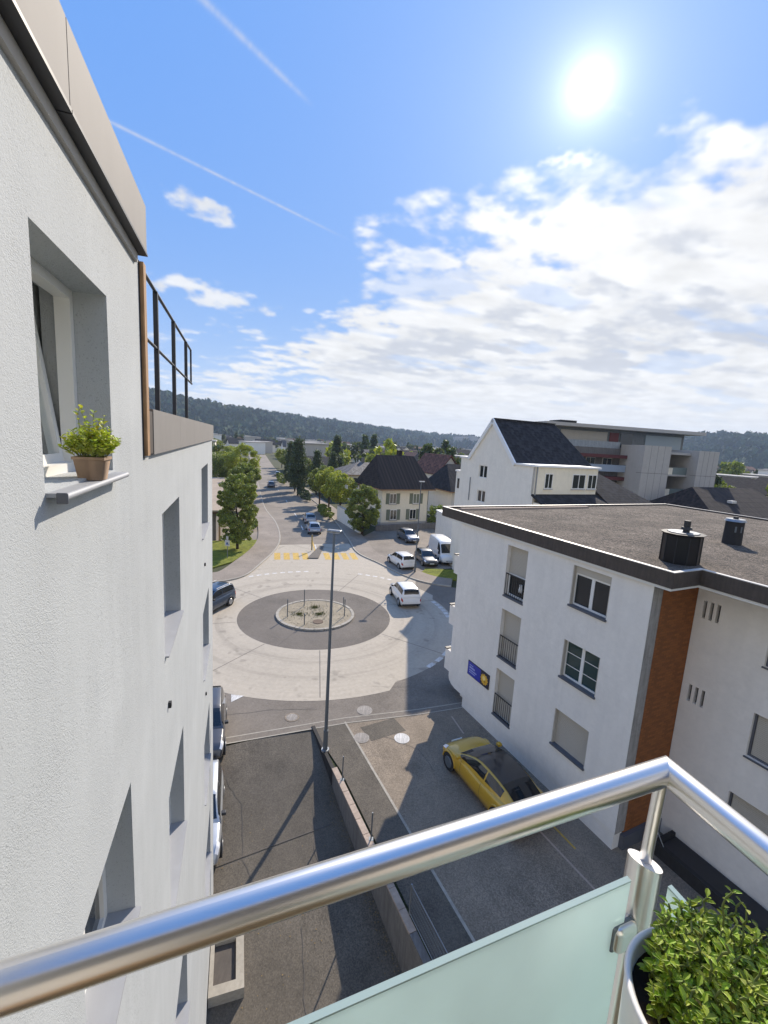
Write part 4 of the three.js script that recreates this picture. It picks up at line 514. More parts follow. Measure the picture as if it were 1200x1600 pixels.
{
  // local x along the front (to the right), z towards us; front wall at z = 0
  const b = thing('yellow_house', 'old cream yellow house with dark hipped roof and shuttered windows', 'building', [-0.41, 0, -62.65], AZ(-28));
  part('wall', box(0, 7.9, 0.9, 5.75, -8, 0), M.cream, b); part('plinth', box(-0.04, 7.94, -0.1, 0.898, -8.04, 0.04), M.concreteGrey, b);
  hipRoof(-0.6, 8.6, -8.7, 0.8, 5.78, 10.45, 0.7, 7.2, M.tilesBrown, b);
  for (const [x, y, open] of [[1.25, 3.6, 0], [5.2, 3.6, 1], [1.45, 1.25, 2], [4.75, 1.25, 2]]) { const w = part('window', merge([box(x, x + 1.1, y, y + 1.5, 0.001, 0.05)]), M.frameWhite, b); for (const s of [0.07, 0.59]) part('pane', box(x + s, x + s + 0.44, y + 0.08, y + 1.42, 0.051, 0.06), open === 1 ? M.shutterGreen : M.pane, w); for (const s of [-0.6, 1.12]) part('shutter', box(x + s, x + s + 0.56, y - 0.03, y + 1.53, 0.001, 0.06), M.shutterGreen, w); part('sill', box(x - 0.1, x + 1.2, y - 0.13, y - 0.01, 0.001, 0.12), M.concreteGrey, w); }
  for (const [z, y] of [[-2.4, 3.6], [-6, 3.6], [-2.4, 1.25], [-6, 1.25]]) { const w = part('side_window', box(-0.05, -0.001, y, y + 1.5, z - 0.55, z + 0.55), M.frameWhite, b); part('pane', box(-0.06, -0.051, y + 0.08, y + 1.42, z - 0.46, z + 0.46), M.pane, w); for (const s of [-1.1, 0.57]) part('shutter', box(-0.06, -0.001, y, y + 1.5, z + s, z + s + 0.53), M.shutterGreen, w); }
  part('chimney', box(5.6, 6.3, 8.9, 11.2, -6.6, -5.9), M.tilesBrown, b); part('downpipe', rod([7.8, 0.1, 0.07], [7.8, 5.6, 0.07], 0.05), M.galvan, b);
  const c = thing('gabled_neighbour', 'small white gable behind the yellow house roof', 'building', [11.2, 0, -79], AZ(-28)); part('wall', wall([[-2.6, -0.1], [2.6, -0.1], [2.6, 7.6], [0, 10.6], [-2.6, 7.6]], [], 8, [1, 0, 0]), M.creamPale, c); part('roof', roofSlab([[2.95, 7.3, 0.4], [2.95, 7.3, -8.4], [0, 10.75, -8.4], [0, 10.75, 0.4]], 0.18), M.tilesRed, c); part('roof', roofSlab([[-2.95, 7.3, -8.4], [-2.95, 7.3, 0.4], [0, 10.75, 0.4], [0, 10.75, -8.4]], 0.18), M.tilesRed, c); gableWindow(c, -0.65, 0.65, 7.3, 8.6, 0.02);
  const d = thing('dark_roofed_house', 'house with broad dark roofs and timber balcony beside the yellow house', 'building', [14.5, 0, -73], AZ(-24)); part('wall', box(-4, 7, -0.1, 5.0, -9, 0), M.creamPale, d); hipRoof(-4.7, 7.8, -9.8, 0.8, 5.1, 9.3, -2.6, 6.2, M.tiles, d); part('lean_to', box(-4.6, 7, 2.45, 2.6, 0, 3.2), M.tiles, d); part('porch', merge([box(-4.4, -4.2, -0.1, 2.44, 2.9, 3.1), box(6.6, 6.8, -0.1, 2.44, 2.9, 3.1), box(0.9, 1.1, -0.1, 2.44, 2.9, 3.1)]), M.timber, d);
  const e = thing('grey_roofed_house', 'low white house with pale grey hipped roof behind the round street trees', 'building', [-8.0, 0, -92], AZ(-24)); part('wall', box(0, 11, -0.1, 5.2, -10, 0), M.creamPale, e); hipRoof(-0.8, 11.8, -10.8, 0.8, 5.25, 7.6, 4, 7, M.tilesGrey, e); for (const x of [1.2, 4.6, 8.0]) gableWindow(e, x, x + 1.8, 2.9, 4.6, 0.02);
  part('chimney', box(4.9, 5.5, 6.9, 8.6, -5.5, -4.9), M.concreteDark, e);
  const wl = thing('garden_wall', 'white rendered garden wall beside the big round tree', 'wall', [-5.6, 0, -63.5], AZ(-24)); part('wall', box(0, 0.25, -0.1, 2.3, -4, 6), M.creamPale, wl); part('coping', box(-0.06, 0.31, 2.301, 2.38, -4.05, 6.05), M.concreteGrey, wl);
  const hd = thing('front_wall', 'low dark stone wall along the front of the yellow house', 'wall', [-1, 0, -60.6], AZ(-28)); part('wall', box(0, 12, -0.1, 0.85, -0.3, 0), M.concreteDark, hd);
  const br = thing('brown_roofed_house', 'house with a long brown tiled roof beyond the flat roof on the right', 'building', [43, 0, -51.5], AZ(-20)); part('wall', box(-6, 9, -0.1, 6.0, -9, 0), M.coping, br); hipRoof(-6.8, 9.8, -9.8, 0.8, 6.0, 9.2, -4.2, 7, M.tilesBrown, br);
  part('roof_window', box(-1.4, -0.6, 7.6, 7.9, -2.0, -1.4), M.paintWhite, br);
}
{ // hall with a beige flat roof on the left, low apartment house behind it
  const b = thing('flat_hall', 'long low hall with beige flat roof behind the columnar tree', 'building', [-19.3, 0, -50], AZ(-19));
  part('wall', box(-24, 0, -0.1, 3.3, -36, 0), M.concreteDark, b); part('roof', box(-25, 0.9, 3.55, 3.75, -37, 1.4), M.flatRoof, b); part('fascia', box(-24.6, 0.6, 3.3, 3.548, -36.6, 1.0), std([0.14, 0.085, 0.06], 0.8), b); for (let i = 0; i < 5; i++) part('shop_window', box(-3.8 - i * 3.4, -1.0 - i * 3.4, 0.4, 2.7, 0.001, 0.05), M.pane, b);
  part('porch_post', box(0.3, 0.5, -0.1, 3.3, 0.6, 0.8), M.timber, b);
  const a = thing('balcony_house', 'pale flat roofed house with dark balcony openings at far left', 'building', [-52, 0, -123], AZ(-19)); part('wall', box(-9, 4, -0.1, 9.6, -9, 0), M.creamPale, a); part('roof', box(-9.3, 4.3, 9.6, 9.95, -9.3, 0.6), M.concreteGrey, a); for (const y of [0.8, 3.8, 6.8]) { part('opening', box(-7.6, 2.8, y, y + 2.0, 0.001, 0.06), M.pane, a); part('parapet', box(-8, 3.2, y - 0.1, y + 0.75, 0.061, 1.1), M.concreteGrey, a); }
}

// ================================================================= STREET LAMPS, SIGN
function lampPost(label, x, z, h, arm, turn, r = 0.085) { const p = thing('street_lamp', label, 'street lamp', [x, 0, z], turn); part('base', rod([0, 0, 0], [0, 0.9, 0], r * 1.35, r * 1.3, 16), M.galvanDark, p); part('pole', rod([0, 0.9, 0], [0, h, 0], r, r * 0.55, 16), M.galvanDark, p); part('foot_plate', rod([0, 0, 0], [0, 0.06, 0], r * 2.4, r * 2.2, 16), M.galvan, p); const head = part('head', rbox(-0.26 + arm, 0.28 + arm, h - 0.02, h + 0.08, -0.12, 0.12, 0.04, 3), M.galvan, p); part('diffuser', rbox(-0.18 + arm, 0.22 + arm, h - 0.035, h - 0.021, -0.09, 0.09, 0.006), M.lampGlass, head); return p; }
lampPost('tall grey street lamp in front of the roundabout, foot by the dark kerb strip', -1.81, -16.15, 9.05, 0.0, -0.2, 0.072);
lampPost('thin street lamp among the parked cars before the yellow house', 3.35, -41.7, 8.9, 0.05, 0.1, 0.07);
{ const s = thing('road_sign', 'small white and blue road sign on a pole by the lawn tree', 'sign', [-15.3, 0.09, -42.6], -0.3); part('pole', rod([0, 0, 0], [0, 2.1, 0], 0.035), M.galvan, s); part('plate', rbox(-0.28, 0.28, 1.25, 1.85, 0.04, 0.06, 0.02), M.paintWhite, s); part('mark', new THREE.ConeGeometry(0.2, 0.3, 3).rotateX(0).scale(1, 1, 0.05).translate(0, 1.55, 0.066).toNonIndexed(), std([0.08, 0.18, 0.5], 0.5), s);
  part('upper_plate', rbox(-0.13, 0.13, 1.9, 2.25, 0.04, 0.055, 0.015), M.paintWhite, s); }

// ================================================================= VEHICLES
function keyed(keys, x, i) { for (let k = 1; k < keys.length; k++) if (x <= keys[k][0] + 1e-9) { const a = keys[k - 1], b = keys[k], t = clamp((x - a[0]) / (b[0] - a[0])); return lerp(a[i], b[i], t); } return keys[keys.length - 1][i]; }
const CARS = {
  // body: x share from tail to nose, top height, half-width share, bottom height; cabin: x share, roof height, share of half-width at belt and at roof
  hatch: { L: 4.0, W: 1.70, body: [[0, 0.58, 0.78, 0.36], [0.015, 0.76, 0.88, 0.28], [0.05, 0.90, 0.95, 0.22], [0.15, 0.94, 1, 0.2], [0.45, 0.92, 1, 0.19], [0.68, 0.93, 0.99, 0.19], [0.8, 0.88, 0.97, 0.2], [0.92, 0.78, 0.93, 0.22], [0.975, 0.66, 0.86, 0.26], [1, 0.48, 0.74, 0.34]], cabin: [[0.02, 0.92, 0.86, 0.80], [0.06, 1.14, 0.88, 0.74], [0.11, 1.34, 0.9, 0.72], [0.2, 1.43, 0.91, 0.73], [0.36, 1.46, 0.92, 0.74], [0.48, 1.44, 0.92, 0.74], [0.56, 1.32, 0.92, 0.74], [0.64, 1.12, 0.92, 0.78], [0.71, 0.93, 0.92, 0.86]], roof: [0.17, 0.5], rear: [0.02, 0.15], front: [0.51, 0.71], wheels: [0.19, 0.81], wr: 0.315 },
  suv: { L: 4.15, W: 1.74, body: [[0, 0.62, 0.8, 0.4], [0.012, 0.9, 0.9, 0.32], [0.04, 1.0, 0.96, 0.28], [0.15, 1.02, 1, 0.26], [0.45, 1.01, 1, 0.25], [0.7, 1.02, 0.99, 0.25], [0.82, 0.98, 0.97, 0.26], [0.93, 0.9, 0.93, 0.28], [0.98, 0.74, 0.86, 0.32], [1, 0.55, 0.76, 0.4]], cabin: [[0.012, 1.0, 0.88, 0.84], [0.03, 1.3, 0.9, 0.78], [0.06, 1.52, 0.92, 0.76], [0.14, 1.62, 0.93, 0.77], [0.34, 1.64, 0.93, 0.78], [0.5, 1.62, 0.93, 0.78], [0.58, 1.5, 0.93, 0.78], [0.66, 1.24, 0.93, 0.82], [0.72, 1.02, 0.93, 0.88]], roof: [0.1, 0.52], rear: [0.012, 0.085], front: [0.53, 0.72], wheels: [0.19, 0.81], wr: 0.34 },
  coupe: { L: 4.25, W: 1.80, body: [[0, 0.62, 0.76, 0.36], [0.012, 0.84, 0.88, 0.28], [0.05, 0.93, 0.96, 0.2], [0.16, 0.95, 1, 0.18], [0.42, 0.86, 0.985, 0.17], [0.68, 0.88, 0.985, 0.17], [0.80, 0.84, 0.98, 0.18], [0.90, 0.73, 0.94, 0.2], [0.965, 0.58, 0.86, 0.22], [1, 0.42, 0.66, 0.28]], cabin: [[0.03, 0.93, 0.84, 0.74], [0.09, 1.06, 0.85, 0.66], [0.18, 1.2, 0.87, 0.66], [0.28, 1.29, 0.89, 0.68], [0.38, 1.33, 0.9, 0.69], [0.48, 1.32, 0.9, 0.69], [0.56, 1.24, 0.9, 0.7], [0.65, 1.08, 0.9, 0.75], [0.75, 0.86, 0.89, 0.84]], roof: [0.24, 0.52], rear: [0.04, 0.235], front: [0.53, 0.75], wheels: [0.18, 0.82], wr: 0.335 },
  van: { L: 5.4, W: 1.98, body: [[0, 0.7, 0.94, 0.4], [0.006, 1.0, 0.97, 0.32], [0.03, 1.06, 1, 0.28], [0.4, 1.06, 1, 0.26], [0.78, 1.06, 1, 0.26], [0.86, 1.1, 0.98, 0.26], [0.94, 1.0, 0.95, 0.28], [0.985, 0.8, 0.88, 0.32], [1, 0.58, 0.78, 0.4]], cabin: [[0.004, 1.04, 0.97, 0.95], [0.008, 2.0, 0.97, 0.88], [0.03, 2.3, 0.98, 0.86], [0.3, 2.36, 0.98, 0.86], [0.6, 2.36, 0.98, 0.86], [0.7, 2.28, 0.98, 0.85], [0.76, 2.02, 0.97, 0.84], [0.83, 1.56, 0.96, 0.88], [0.9, 1.06, 0.93, 0.9]], roof: [0.05, 0.68], rear: [0.004, 0.009], front: [0.745, 0.9], wheels: [0.2, 0.83], wr: 0.34, van: true },
};
function car(kind, label, x, z, az, body, { roof = body, group, y = 0, scale = 1, rails = false, roofPanel = null, rimMat = M.rim } = {}) {
  const K = CARS[kind], c = thing(kind === 'van' ? 'delivery_van' : 'parked_car', label, kind === 'van' ? 'van' : 'car', [x, y, z], Math.PI / 2 + AZ(az), group), hw = K.W / 2; c.scale.setScalar(scale);
  const X = (t) => (t - 0.5) * K.L;
  // body shell
  const rows = []; for (let i = 0; i <= 36; i++) { const t = i / 36, tt = 0.5 - 0.5 * Math.cos(Math.PI * t), yt = keyed(K.body, tt, 1), w = keyed(K.body, tt, 2) * hw, yb = keyed(K.body, tt, 3), half = [[0, yb], [w * 0.8, yb], [w * 0.95, yb + 0.06], [w, lerp(yb, yt, 0.35)], [w * 1.0, lerp(yb, yt, 0.6)], [w * 0.975, lerp(yb, yt, 0.82)], [w * 0.93, yt - 0.045], [w * 0.84, yt - 0.008], [w * 0.5, yt + 0.012], [0, yt + 0.018]], ring = [...half.map(([a, b]) => [X(tt), b, a]), ...half.slice(0, -1).reverse().map(([a, b]) => [X(tt), b, -a])]; rows.push(ring); }
  const shell = loft(rows); const cap = (r, flip) => { const m = r.reduce((s, p) => [s[0] + p[0] / r.length, s[1] + p[1] / r.length, s[2] + p[2] / r.length], [0, 0, 0]); return loft([r, r.map(() => m)].slice(...(flip ? [0] : [0]))); };
  part('body', merge([shell, cap(rows[0]), cap(rows[rows.length - 1])]), body, c);
  // cabin shell and the glass let into it
  const cs = K.cabin, nS = 40, sect = (t, off) => { const yr = keyed(cs, t, 1), wb = keyed(cs, t, 2) * hw, wr = keyed(cs, t, 3) * hw, yb = keyed(K.body, t, 1) - 0.05, hgt = Math.max(yr - yb, 0.02), f = (a, b) => [a, b]; const half = [f(wb, yb), f(lerp(wb, wr, 0.25), yb + hgt * 0.3), f(lerp(wb, wr, 0.6), yb + hgt * 0.62), f(wr + 0.0, yb + hgt * 0.88), f(wr * 0.9, yb + hgt * 0.965), f(wr * 0.6, yr + 0.0), f(wr * 0.3, yr + 0.014), f(0, yr + 0.018)]; return half.map(([a, b], k) => [X(t), b + (k > 2 ? off : off * 0.2), a + (k < 5 ? off : 0)]); };
  const full = (h) => [...h, ...h.slice(0, -1).reverse().map(([a, b, d]) => [a, b, -d])];
  const t0 = cs[0][0], t1 = cs[cs.length - 1][0], crow = []; for (let i = 0; i <= nS; i++) crow.push(full(sect(lerp(t0, t1, i / nS), 0)));
  part('cabin', merge([loft(crow), cap(crow[0]), cap(crow[nS])]), roof, c);
  const patch = (a, b, j0, j1, both) => { const r = []; for (let i = 0; i <= 14; i++) { const s = full(sect(lerp(a, b, i / 14), 0.007)); r.push(s.slice(j0, j1 + 1)); } return loft(r); };
  part('windscreen', patch(K.front[0] + 0.01, K.front[1] - 0.02, 4, 10).translate(0.006, 0.006, 0), M.carGlass, c); if (!K.van) part('rear_window', patch(K.rear[0] + 0.012, K.rear[1], 4, 10).translate(-0.006, 0.006, 0), M.carGlass, c);
  if (K.van) { for (const s of [1, -1]) part('door_window', patch(0.66, 0.84, s > 0 ? 1 : 11, s > 0 ? 3 : 13), M.carGlass, c); } else for (const [a, b] of [[K.rear[1] - (kind === 'coupe' ? 0.04 : 0.015), 0.375], [0.39, K.front[1] - 0.045]]) for (const s of [1, -1]) part('side_window', patch(a, b, s > 0 ? 1 : 11, s > 0 ? 3 : 13), M.carGlass, c);
  // wheels
  for (const t of K.wheels) for (const s of [1, -1]) { const w = part('wheel', (() => { const g = new THREE.CylinderGeometry(K.wr, K.wr, 0.2, 24); g.rotateX(Math.PI / 2); g.translate(X(t), K.wr, s * (hw - 0.085)); return g.toNonIndexed(); })(), M.tyre, c); part('rim', (() => { const g = new THREE.CylinderGeometry(K.wr * 0.66, K.wr * 0.62, 0.02, 10); g.rotateX(Math.PI / 2); g.translate(X(t), K.wr, s * (hw + 0.02)); return g.toNonIndexed(); })(), rimMat, w); part('wheel_arch', (() => { const g = new THREE.TorusGeometry(K.wr + 0.035, 0.035, 6, 18, Math.PI); g.translate(X(t), K.wr + 0.01, s * (hw - 0.012)); return g.toNonIndexed(); })(), kind === 'suv' ? M.plastic : body, c); }
  // lights, mirrors, bumper, plate
  const yf = keyed(K.body, 0.955, 1), wf = keyed(K.body, 0.94, 2) * hw, yr = keyed(K.body, 0.03, 1), wr = keyed(K.body, 0.015, 2) * hw;
  const bodyRing = (t, off) => { const yt = keyed(K.body, t, 1), w = keyed(K.body, t, 2) * hw, yb = keyed(K.body, t, 3); return [[0, yb], [w * 0.8, yb], [w * 0.95, yb + 0.06], [w, lerp(yb, yt, 0.35)], [w, lerp(yb, yt, 0.6)], [w * 0.975, lerp(yb, yt, 0.82)], [w * 0.93, yt - 0.045], [w * 0.84, yt - 0.008], [w * 0.5, yt + 0.012], [0, yt + 0.018]].map(([a, b2], k) => [X(t), b2 + (k > 4 ? off : 0), a + (k > 1 && k < 8 ? off : 0)]); };
  const bodyPatch = (t0_, t1_, j0, j1, s) => { const r = []; for (let i = 0; i <= 8; i++) { const g = bodyRing(lerp(t0_, t1_, i / 8), 0.008).slice(j0, j1 + 1).map(([x_, y_, z_]) => [x_, y_, z_ * s]); r.push(s > 0 ? g : g.reverse()); } return loft(r); };
  for (const s of [1, -1]) { part('headlight', bodyPatch(0.89, 0.972, 5, 7, s).translate(0.006, 0, 0), M.lampGlass, c); part('tail_light', bodyPatch(0.004, 0.05, 4, 6, s).translate(-0.006, 0, 0), M.tailRed, c); part('mirror', rbox(X(K.front[1] - 0.085), X(K.front[1] - 0.045), keyed(K.body, 0.62, 1) + 0.03, keyed(K.body, 0.62, 1) + (K.van ? 0.35 : 0.15), s > 0 ? hw * 0.95 : -hw * 0.95 - 0.17, s > 0 ? hw * 0.95 + 0.17 : -hw * 0.95, 0.03), kind === 'coupe' ? body : M.plastic, c); }
  if (roofPanel) part('roof_panel', patch(K.rear[1] - 0.01, K.front[0] + 0.02, 4, 10).translate(0, 0.003, 0), roofPanel, c);
  if (kind !== 'coupe') { part('bumper', rbox(X(-0.004), X(0.03), 0.3, 0.46, -wr * 0.95, wr * 0.95, 0.05), M.plastic, c); part('bumper', rbox(X(0.965), X(1.0), 0.28, 0.42, -wr * 0.7, wr * 0.7, 0.05), M.plastic, c); }
  part('grille', rbox(X(0.985), X(1.001), kind === 'coupe' ? 0.3 : 0.46, kind === 'coupe' ? 0.37 : 0.56, -wr * 0.45, wr * 0.45, 0.02), M.plastic, c);
  part('number_plate', rbox(X(-0.002), X(0.004), 0.56, 0.66, -0.24, 0.24, 0.004), M.plate, c); part('number_plate', rbox(X(0.998), X(1.008), 0.4, 0.5, -0.24, 0.24, 0.004), M.plate, c);
  if (rails) for (const s of [1, -1]) part('roof_rail', rod([X(0.12), keyed(cs, 0.3, 1) + 0.04, s * keyed(cs, 0.3, 3) * hw * 0.92], [X(0.5), keyed(cs, 0.48, 1) + 0.05, s * keyed(cs, 0.48, 3) * hw * 0.92], 0.016), M.edge, c);
  if (kind !== 'van') for (const t of [0.40, 0.66]) for (const s of [1, -1]) { const r = [0, 1].map((k) => bodyRing(t + k * 0.0022, 0.004).slice(2, 7).map(([x_, y_, z_]) => [x_, y_, z_ * s])); part('door_gap', loft(s > 0 ? r : r.reverse()), M.plastic, c); }
  return c;
}
const white = paint(0.78, 0.77, 0.74), silver = paint(0.42, 0.44, 0.46, 0.5), paleBlue = paint(0.30, 0.36, 0.44, 0.4), navy = paint(0.022, 0.05, 0.095, 0.35), black = paint(0.015, 0.015, 0.018), charcoal = paint(0.06, 0.06, 0.065, 0.3), yellow = paint(0.56, 0.325, 0.012, 0.1), greyBlue = paint(0.12, 0.14, 0.18, 0.4);
car('coupe', 'mustard yellow car with black roof parked against the white facade', 4.54, -14.6, -25.8, yellow, { roofPanel: black, scale: 1.04, rimMat: M.galvanDark });
car('suv', 'white estate car with dark rear window driving round the roundabout', 2.02, -33.95, -14, white, { scale: 0.95 });
car('suv', 'white car with black trim parked by the thin lamp post', 2.0, -43.9, -24, white, { scale: 0.93, rails: true });
car('hatch', 'dark car parked between the white car and the white van', 4.75, -45.6, 166, charcoal, { scale: 0.96 });
car('van', 'white delivery van facing us beside the low white wall', 6.75, -47.5, 170, white, { scale: 1.0 });
car('hatch', 'dark blue grey hatchback parked below the yellow house', 3.3, -56.0, 158, greyBlue, { scale: 1.0 });
car('suv', 'dark blue car with silver trim entering the roundabout at the left', -11.95, -29.7, 197, navy, { rails: true, scale: 0.98 });
car('hatch', 'pale silver car parked at the street edge, the farther of a pair', -11.0, -64.6, -16, silver, {});
car('hatch', 'pale blue car parked nose to tail behind the silver one', -9.3, -57.8, -16, paleBlue, {});
car('hatch', 'small blue car far down the street near the tree shadows', -27.6, -106, -17, greyBlue, {});
car('suv', 'dark grey car peeking out behind the left wall, farther of two', -6.78, -16.46, 161, charcoal, { y: 0, scale: 0.88 });
car('suv', 'silver car peeking out behind the left wall, nearer of two', -5.58, -12.9, 161, silver, { y: lotY(3.3), scale: 0.88 });
car('hatch', 'grey car far along the road under the conifers', -33.5, -136, -19, silver, {});

// ================================================================= PLANTS
// leaves as small folded blades spread through clumps; colours vary leaf by leaf
function crown(seed, { n, size, rx, ry, rz = rx, cy, shape = 'round', clumps = 40, tone = 0.35, hang = 0 }) {
  const r = rng(seed), pos = [], col = [], C = [];
  for (let i = 0; i < clumps; i++) { let x, y, z; do { x = r() * 2 - 1; y = r() * 2 - 1; z = r() * 2 - 1; } while (x * x + y * y + z * z > 1); const l = Math.hypot(x, y, z) || 1, k = Math.pow(l, 0.35) / l; x *= k; y *= k; z *= k; if (shape === 'cone') { const t = (y + 1) / 2, w = (1 - t) * 0.98 + 0.03; x *= w; z *= w; } if (shape === 'column') { const t = (y + 1) / 2, w = Math.pow(Math.sin(Math.PI * clamp(t * 0.82 + 0.1)), 0.45); const q = Math.hypot(x, z) || 1; x = x / q * w * Math.sqrt(r()); z = z / q * w * Math.sqrt(r()); } C.push([x * rx * 0.86, cy + y * ry * 0.88, z * rz * 0.86, 0.55 + r() * 0.6]); }
  const cr = Math.max(rx, ry * 0.6) * (shape === 'cone' ? 0.30 : 2.1 / Math.cbrt(clumps) * 0.5);
  for (let i = 0; i < n; i++) {
    const [cx, cyy, cz, s] = C[Math.floor(r() * C.length)]; let a, b, d; do { a = r() * 2 - 1; b = r() * 2 - 1; d = r() * 2 - 1; } while (a * a + b * b + d * d > 1);
    const x = cx + a * cr * s, y = cyy + b * cr * s * 0.8, z = cz + d * cr * s, L_ = size * (0.6 + r() * 0.8), th = r() * 6.283, ph = Math.acos(r() * 2 - 1), ux = Math.sin(ph) * Math.cos(th), uy = Math.cos(ph) - hang, uz = Math.sin(ph) * Math.sin(th), q = r() * 6.283; let vx = Math.cos(q), vy = Math.sin(q) * 0.6, vz = Math.sin(q * 1.7); const dt = vx * ux + vy * uy + vz * uz; vx -= dt * ux; vy -= dt * uy; vz -= dt * uz; const vl = Math.hypot(vx, vy, vz) || 1, w = L_ * 0.42 / vl;
    const P = [[x - ux * L_ / 2, y - uy * L_ / 2, z - uz * L_ / 2], [x + vx * w, y + vy * w, z + vz * w], [x + ux * L_ / 2, y + uy * L_ / 2, z + uz * L_ / 2], [x - vx * w, y - vy * w, z - vz * w]];
    const t = 1 + (r() - 0.5) * 2 * tone, yel = 0.9 + r() * 0.25; for (const k of [0, 1, 2, 0, 2, 3]) { pos.push(...P[k]); col.push(t * yel, t, t * 0.9); }
  }
  const g = new THREE.BufferGeometry(); g.setAttribute('position', new THREE.Float32BufferAttribute(pos, 3)); g.setAttribute('color', new THREE.Float32BufferAttribute(col, 3)); g.computeVertexNormals(); g.setAttribute('uv', new THREE.Float32BufferAttribute(new Float32Array(pos.length / 3 * 2), 2)); return g;
}
function trunkGeo(seed, h, r0, spread, limbs = 5, h0 = 0.45) { const r = rng(seed), o = [rod([0, -0.1, 0], [0, h * h0, 0], r0, r0 * 0.75, 9), rod([0, h * h0, 0], [0.05 * h, h * 0.85, 0.02 * h], r0 * 0.75, r0 * 0.2, 7)]; for (let i = 0; i < limbs; i++) { const a = i / limbs * 6.283 + r(), y = h * (h0 - 0.08 + r() * 0.25); o.push(rod([0, y, 0], [Math.cos(a) * spread * (0.5 + r() * 0.4), y + h * (0.18 + r() * 0.2), Math.sin(a) * spread * (0.5 + r() * 0.4)], r0 * 0.42, r0 * 0.1, 6)); } return merge(o); }
function tree(label, x, z, seed, opt, mat, name = 'street_tree', trunk = {}) { const t = thing(name, label, 'tree', [x, 0, z], seed); part('trunk', trunkGeo(seed, opt.cy + opt.ry * 0.6, trunk.r ?? 0.16, opt.rx * 0.8, 6, trunk.h0 ?? 0.4), M.bark, t); part('crown', crown(seed, opt), mat, t); return t; }
tree('tall columnar green tree on the left lawn by the hall', -15.6, -46.4, 11, { n: 30000, size: 0.165, rx: 2.3, ry: 4.1, cy: 4.5, clumps: 210, shape: 'column' }, L.tree);
tree('dense rounded tree in front of the yellow house', -2.75, -57.6, 12, { n: 30000, size: 0.165, rx: 2.45, ry: 3.45, cy: 3.6, clumps: 170 }, L.tree);
tree('bright round street tree, nearest of three along the right pavement', -6.9, -68.2, 13, { n: 16000, size: 0.19, rx: 2.6, ry: 2.3, cy: 5.1, clumps: 45 }, L.bright);
tree('bright street tree, middle of three along the right pavement', -9.6, -75.5, 14, { n: 15000, size: 0.2, rx: 2.6, ry: 2.6, cy: 5.0, clumps: 45 }, L.bright);
tree('green street tree at the foot of the dark conifers', -12.2, -82, 15, { n: 13000, size: 0.21, rx: 2.5, ry: 2.5, cy: 4.9, clumps: 42 }, L.tree);
const spruce = { n: 9000, size: 0.3, rx: 2.7, ry: 6.0, cy: 6.6, clumps: 150, shape: 'cone', hang: 0.3 };
[[-18.6, -93.5, 1.02, 'tallest dark conifer beside the long street'], [-20.6, -100, 0.9, 'dark conifer behind the tallest one by the street'], [-14.9, -95, 0.82, 'slim dark conifer right of the tallest one'], [-23.5, -109, 0.94, 'dark conifer farthest along the street row'], [-14.6, -128, 1.1, 'lone pointed conifer rising above the pale roofs'], [-12.6, -104, 0.78, 'short dark conifer behind the grey roofed house']].forEach(([x, z, k, l], i) => { const t = tree(l, x, z, 30 + i, spruce, L.dark, 'conifer_tree', { r: 0.2, h0: 0.7 }); t.scale.setScalar(k); });
tree('big bright tree behind the columnar tree on the left', -30.0, -92, 41, { n: 13000, size: 0.25, rx: 3.6, ry: 3.8, cy: 6.8, clumps: 55 }, L.bright);
tree('dark bushy tree leaning over the left pavement', -25.2, -79, 42, { n: 11000, size: 0.24, rx: 2.7, ry: 3.1, cy: 4.6, clumps: 48 }, L.tree);
tree('wide green tree at the back of the hall roof', -37, -98, 43, { n: 11000, size: 0.28, rx: 4.4, ry: 3.0, cy: 4.9, clumps: 55 }, L.tree);
tree('small green tree at the kerb below the bright tree', -22.4, -71, 44, { n: 4000, size: 0.26, rx: 1.5, ry: 1.7, cy: 2.6, clumps: 30 }, L.bright);
tree('leafy dark tree on the far right beside the concrete block', 56, -78, 45, { n: 5500, size: 0.4, rx: 4.2, ry: 3.6, cy: 6.4, clumps: 48 }, L.dark);
tree('broad tree behind the brown roof on the right', 63, -86, 46, { n: 5500, size: 0.42, rx: 4.8, ry: 3.4, cy: 5.8, clumps: 48 }, L.tree);
tree('round garden tree behind the yellow house roof', 3.8, -96, 47, { n: 4000, size: 0.36, rx: 3.0, ry: 2.7, cy: 6.2, clumps: 40 }, L.bright);
tree('loose tree left of the balcony house', -56, -140, 48, { n: 4500, size: 0.45, rx: 4.6, ry: 4.2, cy: 7.0, clumps: 48 }, L.tree);
[[-27, -113, 0.95, 'first'], [-33, -131, 1.0, 'second'], [-39.5, -150, 1.05, 'third'], [-46.5, -171, 1.0, 'fourth']].forEach(([x, z, k, w], i) => { const t = tree(`round sunny street tree beyond the conifers, ${w} from them`, x + 6, z, 140 + i, { n: 7000, size: 0.28, rx: 2.7, ry: 2.7, cy: 4.9, clumps: 42 }, i % 2 ? L.bright : L.tree); t.scale.setScalar(k); });
[[-36, -101, 'first'], [-43, -121, 'second'], [-50, -142, 'third']].forEach(([x, z, w], i) => tree(`round green tree on the left of the long street, ${w} past the bright tree`, x, z, 150 + i, { n: 7000, size: 0.3, rx: 3.0, ry: 3.0, cy: 5.2, clumps: 44 }, i % 2 ? L.tree : L.bright));
